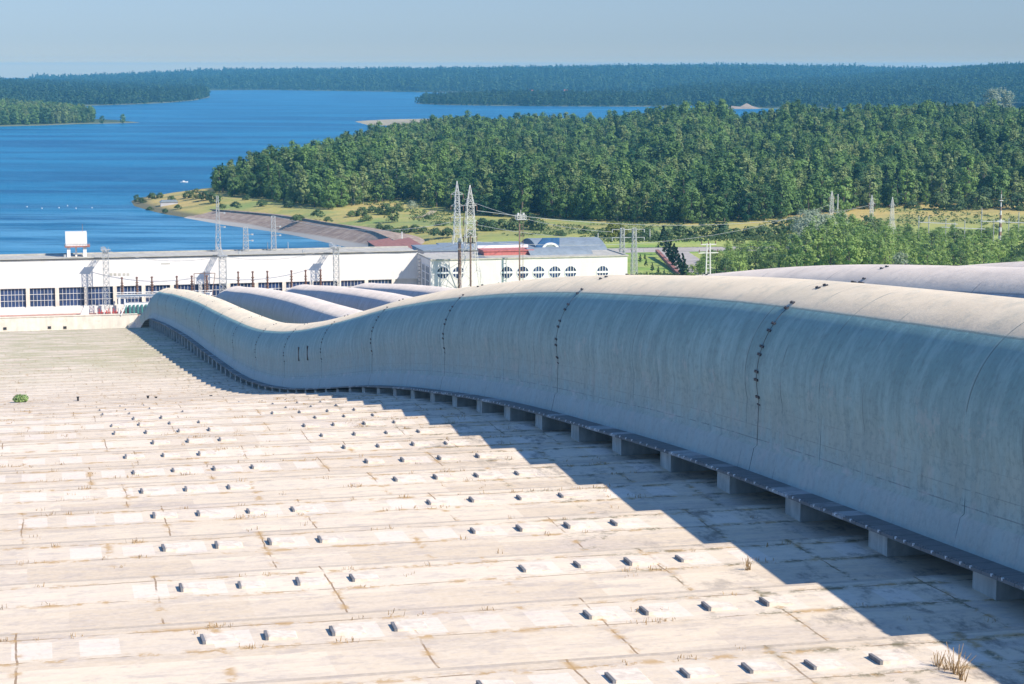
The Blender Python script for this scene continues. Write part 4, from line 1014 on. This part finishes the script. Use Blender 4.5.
# ------------------------------------------------------------------ right-hand side: switchyard, road, hedge, garden
def zg(x, y):
    X = np.array([[float(x)]]); Y = np.array([[float(y)]]); return float(z_near(X, Y, sdf(near_poly, X, Y))[0, 0])
def strip(name, pts, w, mat, dz=.06, h=80):
    P = [Vector((*PH(a, b, h), 0)) for a, b in pts]; V = []; Q = []
    for i in range(len(P)-1):
        for k in range(12): Q.append(P[i].lerp(P[i+1], k/12))
    Q.append(P[-1]); F_ = []
    for i, p in enumerate(Q):
        d = (Q[min(i+1, len(Q)-1)]-Q[max(i-1, 0)]).normalized(); s = Vector((d.y, -d.x, 0))
        for e in (-w/2, 0, w/2):
            q = p+s*e; V.append((q.x, q.y, zg(q.x, q.y)+dz))
    for i in range(len(Q)-1):
        a = 3*i; F_ += [(a, a+1, a+4, a+3), (a+1, a+2, a+5, a+4)]
    me = bpy.data.meshes.new(name); me.from_pydata(V, [], F_); me.materials.append(M[mat]); me.update()
    import bmesh
    bm = bmesh.new(); bm.from_mesh(me); bmesh.ops.recalc_face_normals(bm, faces=bm.faces)
    if sum(f.normal.z for f in bm.faces) < 0: bmesh.ops.reverse_faces(bm, faces=bm.faces)
    bm.to_mesh(me); bm.free(); return struct(link(name, me))
strip('road', [(560, 245.5), (640, 243.8), (720, 242.8), (800, 241.5)], 24, 'asphalt')
strip('road', [(672, 246), (690, 262), (704, 281)], 15, 'asphalt', .12)
strip('path', [(430, 249), (480, 247), (560, 246)], 14, 'asphalt', .1)
strip('path', [(416, 216), (428, 213.5), (434, 209)], 4, 'sand', .5, 82)
hx0, hy0 = PH(596, 238.8, 78.5); hx1, hy1 = PH(800, 237.2, 78.5)
rg_ = np.random.default_rng(9); V = []; Fc = []; T_ = []
for k in range(150):
    t = (k+.5)/150; c = np.array([hx0+(hx1-hx0)*t, hy0+(hy1-hy0)*t, 11.2]); leaf_cluster(V, Fc, T_, c, 1.7, 14, .7, rg_, .1+.4*rg_.random(), .8)
me = bpy.data.meshes.new('hedge'); me.from_pydata(V, [], Fc); me.materials.append(M['leaf_bush']); at = me.attributes.new('tint', 'FLOAT', 'POINT'); at.data.foreach_set('value', T_)
tag(link('hedge', me), 'long straight dark clipped hedge running beside the road', 'hedge')
# conifer row with its dark red kerb
for k in range(9):
    t = k/8; x, y = PH(663+22*t, 249+30*t, 80)
    plant('garden_conifer', CON, x, y, 9.9, random.uniform(.85, 1.25) if k else 1.5, 'dark garden conifer beside the diagonal path, %s from the far end of its row' % ordw[k], 'tree', 'row of garden conifers')
a = PH(657, 252, 80); b = PH(682.5, 279, 80)
tag(MB().bar((a[0], a[1], 10.4), (b[0], b[1], 10.4), 1.4).obj('low_wall', M['rust_red']), 'low dark red wall running diagonally beside the garden conifers', 'wall')
hx0, hy0 = PH(636, 277.5, 80); hx1, hy1 = PH(690, 277.5, 80); V = []; Fc = []; T_ = []
for k in range(50):
    t = (k+.5)/50; leaf_cluster(V, Fc, T_, np.array([hx0+(hx1-hx0)*t, hy0+(hy1-hy0)*t, 11.0]), 1.2, 18, .45, rg_, .3+.4*rg_.random(), .9)
me = bpy.data.meshes.new('hedge'); me.from_pydata(V, [], Fc); me.materials.append(M['leaf_bush']); at = me.attributes.new('tint', 'FLOAT', 'POINT'); at.data.foreach_set('value', T_)
tag(link('hedge', me), 'short low green hedge at the near edge of the small lawn', 'hedge')
gn = 0
for px_, py_, s_ in ((640, 262, .5), (646, 266, .45), (652, 271, .5), (658, 274, .45), (664, 276, .4), (645, 259, .35)):
    x, y = PH(px_, py_, 80); plant('garden_shrub', CON, x, y, 9.9, s_, 'small shrub on the garden lawn, %s from the left' % ordw[gn], 'shrub', 'small shrubs on the lawn'); gn += 1
# outdoor switch frame on the lawn by the annex
for px_, lab in ((622, 'left'), (634, 'right')):
    x, y = PH(px_, 275, 80); z = PY(px_, 228, y)[1]; T = thing('switch_tower', 'pale lattice switchyard tower beyond the right end of the annex, %s of two' % lab, 'tower', (x, y, 10), 'switchyard towers by the annex')
    m = MB(); lattice(m, (x, y), 10, z, 2.2, 1.2, .18, 10); m.obj('shaft', M['steel'], T)
    for q in (.55, .8, .97):
        zz = 10+(z-10)*q; MB().bar((x-4, y, zz), (x+4, y, zz), .2).bar((x-4, y, zz), (x-4, y, zz-1.2), .3).bar((x+4, y, zz), (x+4, y, zz-1.2), .3).obj('crossarm', M['steel'], T)
# H-frame by the willows
x, y = PH(708, 283, 79); z = PY(708, 246, y)[1]; T = thing('power_pole', 'pale twin-legged power pole with two crossbars standing left of the willows', 'pole', (x, y, 10))
MB().bar((x-.9, y, 10), (x-.6, y, z+1), .42).obj('leg', M['steel_white'], T); MB().bar((x+.9, y, 10), (x+.6, y, z+1), .42).obj('leg', M['steel_white'], T)
m = MB()
for k in range(10): zz = 11+(z-11)*k/10; m.bar((x-.8, y, zz), (x+.8, y, zz), .16)
m.obj('rungs', M['steel_white'], T)
for dz_, w_ in ((-2.5, 3.8), (.6, 3.0)):
    c = MB().bar((x-w_, y, z+dz_), (x+w_, y, z+dz_), .35); c = c.obj('crossbar', M['steel_white'], T)
    for q in (-w_+.3, 0, w_-.3): MB().bar((x+q, y, z+dz_+.1), (x+q, y, z+dz_+1.2), .32, .2, n=6).obj('insulator', M['porcelain'], c)
# switchyard in the willows
for px_, ptop, Y, wb, lab, nm in ((832, 191, 960, 5.5, 'half hidden above the tallest willow', 0), (872, 195, 900, 5.0, 'middle one of the three above the willows', 0), (892.5, 197, 895, 5.0, 'right one of the three above the willows', 0)):
    x, z = PY(px_, ptop, Y); pylon('lattice_tower', 'small white lattice tower, %s' % lab, x, Y, zg(x, Y), z, wb, .12, (.8,), 'small white towers above the willows', arm=1.6, split=.4, ns=(3, 4, 2))
x, z = PY(838, 194, 955); post('thin_pole', 'pale pole close beside the left small lattice tower', x, 955, 10, z, 'steel_white', .5, 'pole')
x, z = PY(1001.5, 190, 850); T = thing('lightning_mast', 'tall slim red and white mast at the far right of the switchyard', 'mast', (x, 850, 10))
m = MB(); n_ = 12
for k in range(n_): m.bar((x, 850, 10+(z-10)*k/n_), (x, 850, 10+(z-10)*(k+1)/n_), 1.15-.08*k, 1.15-.08*(k+1), mi=k % 2, n=8)
m.obj('shaft', [M['steel_white'], M['steel_rust']], T); zq = PY(1001, 221, 850)[1]
MB().box(x-1.8, x+1.8, 849.4, 850.6, zq-.2, zq+.2).box(x-.9, x+.9, 849.5, 850.5, z-5, z-4.7).obj('bracket', M['steel_white'], T)
T = thing('switchyard_gantry', 'row of pale posts joined by beams behind the willows at right', 'gantry', (*[PY(950, 225, 840)[0], 840], 10), None)
gx = [(919, 216), (929, 216), (946, 218), (955, 222), (965, 220), (982, 208), (994, 219), (1009, 218), (1019, 212)]
for a, b_ in gx: x, z = PY(a, b_, 840); MB().bar((x, 840, 10), (x, 840, z), .38, .25, n=6).obj('post', M['steel'], T)
for a, b_, yy in ((918, 957, 222), (940, 985, 227), (980, 1030, 221)):
    x, z = PY(a, yy, 840); x2, z2 = PY(b_, yy+2, 840); MB().bar((x, 839.7, z), (x2, 839.7, z2), .32).obj('beam', M['steel'], T)
post('lamp_post', 'pale lamp post standing behind the vaulted halls', PY(598, 233, 850)[0], 850, 10, PY(598, 233, 850)[1], 'steel_white', .35, 'lamp post')
post('lamp_post', 'thin lamp post beside the road hedge', PY(650, 229, 880)[0], 880, 10, PY(650, 229, 880)[1], 'steel_white', .3, 'lamp post')
# green tarpaulin heap and white stand by the bank
x, y = PH(402, 237, 80); T = thing('weather_stand', 'small white stand on the green slope above the concrete bank', 'stand', (x, y, zg(x, y)))
MB().bar((x, y, 7), (x, y, 12.5), .5).box(x-1.2, x+1.2, y-.5, y+.5, 6.5, 8).obj('mast', M['steel_white'], T)
# ------------------------------------------------------------------ willows, bushes
rw_ = random.Random(17); wn = 0; sk = {'left': 0, 'middle': 0, 'right': 0}
def skyl(px):
    return np.interp(px, [684, 694, 715, 731, 752, 773, 788, 796, 808, 835, 860, 880, 900, 930, 960, 1000, 1030, 1080], [264, 257, 250, 241, 236, 232, 227, 216, 207, 207, 211, 216, 222, 225, 224, 226, 224, 224])
wd = []
for row, (Y, dt) in enumerate(((868, 0), (836, 1), (805, 5), (778, 9), (752, 14), (728, 19), (705, 25))):
    px = 686 + rw_.uniform(0, 10)
    while px < 1075:
        x, zt_ = PY(px, skyl(px)+dt*min(1, max(.1, (px-700)/90))+rw_.uniform(-1, 5), Y)
        hgt = zt_-9.9
        if hgt > 3.5: wd.append((px, x, Y+rw_.uniform(-9, 9), hgt, row))
        px += rw_.uniform(8.5, 14)
wd.sort(key=lambda q: q[0]); cntw = {}
adj = ['light green', 'yellow-green', 'fresh green', 'mid-green', 'silvery']
for px, x, Y, hgt, row in wd:
    if 795 < px < 835 and row < 3 or (px < 810 and row == 3 and px > 790): pr = SIL[0]; k = 4
    elif abs(px-903) < 9 and row == 6: pr = SIL[1]; k = 4
    else: k = rw_.choices((0, 1, 2, 3), (3, 3, 3, 2))[0]; pr = WIL[k]
    hp = {0: 15, 1: 16, 2: 14, 3: 13}.get(k, 15 if pr is SIL[0] else 8)
    reg = 'left' if px < 800 else 'middle' if px < 910 else 'right'
    key = (reg, row); cntw[key] = cntw.get(key, 0)+1
    s_ = hgt/hp
    plant('willow', pr, x, Y, 9.8, min(1.6, max(.8, s_)), '%s willow behind the pipes, thicket %s, %s row from back, %s along' % (adj[k], reg, ordw[row], ordw[cntw[key]-1]), 'tree', 'willows in the thicket behind the pipes', sz=s_)
x, y = PH(762, 216, 80)
# meadow bushes (px, base py, height px, kind)
bl = [(645, 239, 12, 0), (657, 240, 9, 1), (668, 239, 11, 0), (680, 238, 15, 0), (694, 238, 13, 2), (707, 237, 20, 2), (722, 238, 17, 0), (736, 238, 11, 0), (749, 238, 13, 0), (762, 236, 11, 1), (778, 235, 17, 2), (792, 233, 18, 2), (806, 235, 11, 0), (631, 240, 8, 1), (586, 233, 7, 1),
      (483, 231, 14, 0), (492, 231, 12, 0), (503, 230, 12, 0), (515, 230, 13, 0), (528, 229, 17, 2), (536, 230, 15, 0), (612, 238, 18, 9), (621, 237, 13, 9), (601, 236, 8, 0), (560, 236, 6, 1), (940, 210, 18, 0), (955, 210, 16, 0), (968, 207, 10, 1), (985, 208, 22, 2), (976, 209, 18, 0), (1000, 208, 14, 0), (1018, 210, 18, 0), (895, 205, 9, 1), (912, 208, 8, 1),
      (362, 216, 10, 0), (372, 213, 8, 1), (385, 215, 13, 0), (392, 222, 16, 2), (366, 220, 7, 1), (380, 232, 9, 0), (388, 234, 10, 0), (396, 234, 7, 1), (405, 232, 7, 1), (415, 231, 7, 1), (424, 232, 6, 1), (436, 235, 8, 1), (447, 235, 8, 1), (428, 219, 5, 1), (440, 226, 6, 1), (412, 209, 10, 3), (352, 216, 6, 1), (398, 211, 8, 0),
      (288, 207, 9, 0), (262, 205, 6, 1), (236, 207, 6, 1), (222, 208, 5, 1), (247, 200, 6, 0), (296, 220, 6, 1), (300, 219, 5, 1), (318, 216, 7, 1), (328, 221, 5, 1),
      (137, 202, 8, 2), (142, 203, 6, 0), (152, 199, 7, 0), (160, 198, 6, 0), (172, 200, 5, 1), (188, 198, 8, 0), (196, 199, 11, 2), (205, 200, 10, 0), (214, 202, 11, 0), (150, 210, 4, 1), (165, 212, 4, 1), (178, 208, 4, 1), (755, 207, 30, 2), (471, 236, 7, 1), (543, 246, 6, 1)]
regs = [(230, 'on the point by the water'), (340, 'above the concrete bank'), (460, 'on the slope left of the twin pylons'), (575, 'behind the annex halls'), (700, 'behind the road hedge'), (830, 'in the row left of the willow tops'), (1100, 'in the right meadow above the willows')]
cb2 = {}
szw = {0: 'rounded', 1: 'low', 2: 'tall', 3: 'silvery', 9: 'yellow-green'}
for px_, py_, hp_, k in sorted(bl):
    x, y = PH(px_, py_, 80)
    for _ in range(6):
        z_ = zg(x, y); x, y = PH(px_, py_, HC-z_)
    Hm = hp_*math.hypot(x, y)/F*1.02
    pr, h0 = {0: (BUSH[0], 7.2), 1: (BUSH[1], 5.2), 2: (BUSH[2], 10.6), 3: (SIL[1], 8.4), 9: (YEL, 8.4)}[k]
    rg2 = [r for r in regs if px_ < r[0]][0][1]; key = (k, rg2); cb2[key] = cb2.get(key, 0)+1
    s_ = Hm/h0
    plant('bush', pr, x, y, z_-.2, min(s_*1.15, 3), '%s green bush %s, %s such from left' % (szw[k], rg2, ordw[cb2[key]-1]) if k not in (3, 9) else '%s bush %s, %s such from left' % (szw[k], rg2, ordw[cb2[key]-1]), 'bush', 'bushes scattered over the meadow', sz=s_)
x, y = PH(122.5, 123.3, 89.3); plant('shore_tree', FOREST[0], x, y, .5, .8, 'lone dark tree at the tip of the low wooded point at left', 'tree')
x, y = PH(102, 123.6, 89.3); plant('shore_tree', FOREST[4], x, y, .5, .75, 'small tree beside the end of the tree belt on the left point', 'tree')
# low scrub clumps nobody could count
V = []; Fc = []; T_ = []; rs = np.random.default_rng(77)
PXs = rs.uniform(205, 1030, 9000); PYs = rs.uniform(194, 243, 9000); XY = np.array([PH(a, b, 80) for a, b in zip(PXs, PYs)])
DD = sdf(near_poly, XY[:, 0], XY[:, 1]); ZZ = z_near(XY[:, 0], XY[:, 1], DD); NV = vnoise(XY[:, 0], XY[:, 1], 26)*.7+vnoise(XY[:, 0], XY[:, 1], 9)*.3
okk = (DD > 62) & (XY[:, 1] > 905) & (NV > .47) & ~((PXs < 410) & (DD < 85))
for (x, y), z_ in zip(XY[okk][:2600], ZZ[okk][:2600]):
    sz_ = rs.uniform(.5, 1.9); leaf_cluster(V, Fc, T_, np.array([x, y, z_+sz_*.4]), sz_, 12, .6, rs, rs.random()*.8, .6)
me = bpy.data.meshes.new('scrub'); me.from_pydata(V, [], Fc); me.materials.append(M['leaf_bush']); at = me.attributes.new('tint', 'FLOAT', 'POINT'); at.data.foreach_set('value', T_)
tag(link('scrub', me), 'scattered low scrub and tall weeds across the meadow', 'scrub', kind='stuff')
# silver-crowned tree standing out above the forest at right
Y = 1900; x, z = PY(998, 89, Y); zb = zg(x, Y)
plant('silver_tree', SILBIG, x, Y, z-34, 3.3, 'very large pale silvery round tree rising above the forest at the far right', 'tree', sz=34/14.6)
# weeds on the terraces
V = []; Fc = []; T_ = []; x, y = PH(21, 412, 90-tz(262)); x, y = PH(21, 412.5, HC-tz(y))
leaf_cluster(V, Fc, T_, np.array([0, 0, .5]), 1.0, 620, .20, rg_, .7, .55)
me = bpy.data.meshes.new('weed'); me.from_pydata(V, [], Fc); me.materials.append(M['leaf_bright']); at = me.attributes.new('tint', 'FLOAT', 'POINT'); at.data.foreach_set('value', T_)
o = tag(link('weed', me), 'bright green weed bush growing alone on the left of the terraces', 'bush'); o.location = (x, y, tz(y))
def blades(n, spread, h, rg): 
    V = []; Fc = []
    for _ in range(n):
        a = rg.normal(size=2)*spread; t = rg.random()*6.28; l = rg.normal(size=2)*h*.25; w = .012+.014*rg.random(); hh = h*(.5+.7*rg.random()); k = len(V)
        V += [(a[0]-w*math.cos(t), a[1]-w*math.sin(t), -.02), (a[0]+w*math.cos(t), a[1]+w*math.sin(t), -.02), (a[0]+l[0]+w*.4, a[1]+l[1], hh), (a[0]+l[0]-w*.4, a[1]+l[1], hh)]; Fc.append((k, k+1, k+2, k+3))
    return V, Fc
dn_ = 0
for px_, py_, hh in ((937, 666, .5), (947, 670, .6), (955, 674, .95), (962, 680, .8), (747, 570, .55), (1003, 650, .0)):
    if not hh: continue
    Y = 50
    for _ in range(5): x, y = PH(px_, py_, HC-tz(Y)); Y = y
    V, Fc = blades(16, .06, hh*.8, rg_); me = bpy.data.meshes.new('dry_weed'); me.from_pydata(V, [], Fc); me.materials.append(M['straw'])
    o = tag(link('dry_weed', me), 'dry straw-coloured weed tuft at the edge of the pipe shadow, %s from the left' % ordw[[747, 937, 947, 955, 962].index(px_)], 'weed', 'dry weeds by the pipe shadow'); o.location = (x, y, tz(y))
# dry grass along the joints (uncountable)
V = []; Fc = []; T_ = []
for _ in range(5200):
    k = int(rg_.integers(-2, 40)); Yr = EDGE0+STEP*(k+(.90 if rg_.random() < .5 else .60))
    if rg_.random() < .35: Yr = EDGE0+STEP*(k+rg_.random())
    xx = rg_.uniform(-14, 29)
    nv = vnoise(np.array([xx]), np.array([Yr*1.0]), 1.7)[0]*.6+vnoise(np.array([xx+50]), np.array([Yr*3.0]), .6)[0]*.4
    if nv < .58: continue
    b, f = blades(5, .12, .09+.08*rg_.random(), rg_)
    n0 = len(V); V += [(p[0]+xx, p[1]+Yr, p[2]+tz(Yr)) for p in b]; Fc += [tuple(i+n0 for i in q) for q in f]; T_ += [float(rg_.random())]*len(b)
me = bpy.data.meshes.new('dry_grass'); me.from_pydata(V, [], Fc); me.materials.append(M['straw']); at = me.attributes.new('tint', 'FLOAT', 'POINT'); at.data.foreach_set('value', T_)
tag(link('dry_grass', me), 'thin dry grass growing in the slab joints of the terraces', 'grass', kind='stuff')
# ------------------------------------------------------------------ on the water
buo = MB().bar((0, 0, -.2), (0, 0, .7), 1.1, .9, n=10).bar((0, 0, .7), (0, 0, 1.3), .4, .2, n=6)
bme = buo.mesh('float_body', M['frame_white'])
for n_, (a, b_) in enumerate(((27, 207), (42, 208.5), (59, 208), (67.5, 206), (76, 208.5), (92, 208))):
    x, y = PH(a, b_, 90); e = bpy.data.objects.new('buoy', bme); COL.objects.link(e); e.location = (x, y, 0)
    e.scale = (.5, .5, .5); tag(e, 'small white buoy on the open water, %s from the left of its line' % ordw[n_], 'buoy', 'white buoys in a line on the water')
x, y = PH(184, 182.5, 90); T = thing('motor_boat', 'small white motor boat on the open water off the wooded point', 'boat', (x, y, 0))
hull = MB(); sec = [(-4, 1.2, .9), (-2, 1.4, .9), (1, 1.3, 1.0), (3, .8, 1.15), (4.4, .05, 1.3)]
for dx, w, z in sec: hull.v += [(x+dx, y-w, z), (x+dx, y-w*.5, -.2), (x+dx, y+w*.5, -.2), (x+dx, y+w, z)]
for i in range(4):
    for k in range(3): q = 4*i+k; hull.f.append((q, q+1, q+5, q+4)); hull.mi.append(0)
    q = 4*i; hull.f.append((q, q+4, q+7, q+3)); hull.mi.append(0)
hull.f.append((0, 3, 2, 1)); hull.mi.append(0); hull.v = [(x+(a-x)*.7, y+(b-y)*.7, c*.7) for a, b, c in hull.v]; hull.obj('hull', M['frame_white'], T)
MB().prism([(x-1.1, .6), (x+1.1, .7), (x+.6, 1.4), (x-1.0, 1.4)], y-.6, y+.6).obj('cabin', M['frame_white'], T)
# jetty hut and debris on the point
x, y = PH(170, 201, 85); T = thing('hut', 'small low grey-roofed hut among bushes on the point by the water', 'hut', (x, y, 3))
MB().box(x-6, x+5, y, y+5, 1.5, 4.2).obj('wall', M['grey_wall'], T); MB().prism([(x-6.5, 4.2), (x+5.5, 4.2), (x+4, 5.4), (x-5, 5.4)], y-.4, y+5.4).obj('roof', M['roof_grey'], T)
# houses and sand cliffs across the water
def house(a, b_, h, lab, s=1.0):
    x, y = PH(a, b_, h); z = HC-h; T = thing('house', lab, 'house', (x, y, z)); w = 8*s
    MB().box(x-w, x+w, y, y+9, z-6, z+5).obj('wall', M['frame_white'], T)
    MB().prism([(y-.6, z+5), (y+9.6, z+5), (y+4.5, z+9)], x-w-.5, x+w+.5, axis='x').obj('roof', M['roof_red'] if s < 1 else M['roof_grey'], T)
for a, b_, h, lab, s in ((532, 92.6, 84, 'white house low on the far shore, left one of two', .8), (566, 92.5, 84, 'white house low on the far shore, right one of two', .7), (718, 80, 20, 'pale house among trees high on the far hill', .9), (795, 75.8, 28, 'white building near the horizon at right', 1.1)):
    if b_ < 85:
        Y = 8000.0; hx, hz = PY(a, b_, Y); dd = float(sdf(p3, np.array([[hx]]), np.array([[Y]]))[0, 0]); T = thing('house', lab, 'house', (hx, Y, hz-8))
        MB().box(hx-12*s, hx+12*s, Y, Y+12, hz-45, hz+3).obj('wall', M['frame_white'], T); MB().prism([(Y-1, hz+3), (Y+13, hz+3), (Y+6, hz+8)], hx-12*s-1, hx+12*s+1, axis='x').obj('roof', M['roof_red'], T)
    else: house(a, b_, h, lab, s)
cn = 0
for pts, lab in ((((729, 108.4), (734, 106), (741, 106.8), (749, 103.2), (754, 106), (762, 108.4)), 'bare sandy cliff at the foot of the wooded hill across the water'),):
    Yc = PH(745, 108.8, 90)[1]-2; poly = [PY(a, b_, Yc) for a, b_ in pts]; m = MB(); n = len(poly)
    top = [(a+rw_.uniform(-2, 2), Yc+rw_.uniform(4, 7)+(b-0)*1.1, b) for a, b in poly]; bot = [(a, Yc-8+rw_.uniform(-1, 1), -1) for a, b in poly]
    m.v = top+bot; 
    for i in range(n-1): m.f.append((i, i+1, n+i+1, n+i)); m.mi.append(0)
    tag(m.obj('sand_cliff', M['cliff']), lab, 'cliff')
# overhead wires
def wire(a, b, sag, label):
    a = Vector(a); b = Vector(b); m = MB(); n = 14; P = [a.lerp(b, k/n)-Vector((0, 0, sag*4*(k/n)*(1-k/n))) for k in range(n+1)]
    for k in range(n): m.bar(P[k], P[k+1], .11, n=3)
    tag(m.obj('overhead_wire', M['steel']), label, 'cable', 'overhead wires')
xa, za = PY(457, 181, 745); xb, zb3 = PY(470, 185, 632); T1 = lambda f: (xa+2.4, 745, 10+(za-10)*f-1.6); T2 = lambda f: (xb+2.2, 632, 10+(zb3-10)*f-1.6)
xs1, ys1 = PH(622, 275, 80); xs2, ys2 = PH(634, 275, 80); zs1 = PY(622, 228, ys1)[1]
x3, z3 = PY(872, 197, 900); x4, z4 = PY(832, 193, 960)
wire(T1(.86), (xs1-4, ys1, zs1-1.4), 2.5, 'top wire from the left tall pylon to the switchyard towers')
wire(T1(.62), (xs2-4, ys2, 10+(zs1-10)*.8), 2.0, 'lower wire from the left tall pylon to the switchyard towers')
wire(T2(.84), (x3-1.5, 900, z3-4), 7, 'long wire from the right tall pylon to the middle small tower')
wire(T2(.60), (x4-1.5, 960, z4-6), 8, 'long low wire from right tall pylon to the left small tower')
xg, zg_ = PY(336, 247, 657.5); xr, zr_ = PY(273.2, 216, 679)
wire((xb-2.2, 632, 10+(zb3-10)*.60-1.6), (xg, 657.5, zg_), 3, 'wire from the right tall pylon to the rightmost front mast')
wire((xa-2.4, 745, 10+(za-10)*.62-1.6), (xr, 679, zr_), 4, 'wire from the left tall pylon to a roof mast')
xg2, zg2 = PY(222.5, 256, 657.5); xg1, zg1 = PY(105.5, 250, 657.5)
wire((xg2, 657.5, zg2), (xg1, 657.5, zg1), 2.5, 'wire between the leftmost and middle masts before the white wall')
wire((xg, 657.5, zg_), (xg2, 657.5, zg2), 2.5, 'wire between the middle and rightmost masts before the white wall')
# ------------------------------------------------------------------ light
SUN = Vector((.82, -.90, 1.0)).normalized()
elev = math.asin(SUN.z); azim = math.atan2(SUN.x, SUN.y)
sd = bpy.data.lights.new('sun', 'SUN'); sd.energy = 4.8; sd.angle = math.radians(.5); sd.color = (1.0, .91, .785)
so = bpy.data.objects.new('sun', sd); COL.objects.link(so); so.rotation_euler = (-SUN).to_track_quat('-Z', 'Y').to_euler()
w = bpy.data.worlds.new('World'); scene.world = w; w.use_nodes = True; nt = w.node_tree
bg = nt.nodes['Background']; sky = nt.nodes.new('ShaderNodeTexSky'); sky.sky_type = 'NISHITA'; sky.sun_disc = False
sky.sun_elevation = elev; sky.sun_rotation = azim; sky.altitude = 100; sky.air_density = 1.0; sky.dust_density = 0.0; sky.ozone_density = 10.0
q = NB(nt); gx_ = q.n('ShaderNodeTexCoord').outputs['Generated']; cr_ = q.n('ShaderNodeValToRGB'); q.link(q.xyz(gx_)[2], cr_.inputs[0])
el_ = cr_.color_ramp.elements; el_[0].position = 0; el_[0].color = (.58, .49, .39, 1); el_[1].position = .30; el_[1].color = (1, 1, 1, 1)
for p_, c_ in ((.0018, (.55, .49, .40, 1)), (.004, (.385, .40, .465, 1)), (.013, (.355, .385, .475, 1)), (.035, (.43, .42, .48, 1)), (.10, (.62, .62, .69, 1))): e_ = el_.new(p_); e_.color = c_
nt.links.new(q.mix(1.0, sky.outputs[0], cr_.outputs[0], 'MULTIPLY'), bg.inputs[0]); bg.inputs[1].default_value = .15
# haze
hz = MB().box(-6000, 12000, -1000, 16000, -6, 112).mesh('haze', bpy.data.materials.new('haze'))
hm = hz.materials[0]; hm.use_nodes = True; n = hm.node_tree; n.nodes.clear(); out = n.nodes.new('ShaderNodeOutputMaterial'); pv = n.nodes.new('ShaderNodeVolumePrincipled')
pv.inputs['Color'].default_value = (.20, .66, 1.0, 1); pv.inputs['Density'].default_value = 6.0e-5; pv.inputs['Anisotropy'].default_value = .0
n.links.new(pv.outputs[0], out.inputs['Volume'])
ho = link('haze', hz); ho['kind'] = 'stuff'; ho['label'] = 'thin blue summer haze over the water and far hills'
scene.view_settings.view_transform = 'Standard'; scene.view_settings.look = 'None'; scene.view_settings.gamma = 1; scene.view_settings.exposure = .55
scene.render.engine = 'CYCLES'; scene.cycles.volume_bounces = 0
scene.cycles.max_bounces = 6; scene.cycles.transparent_max_bounces = 8

_seen = {}
for o in scene.objects:
    l = o.get('label')
    if l and o.parent is None:
        if not 4 <= len(l.split()) <= 16: print('LABELLEN', len(l.split()), l)
        if l in _seen: print('LABELDUP', l)
        _seen[l] = 1
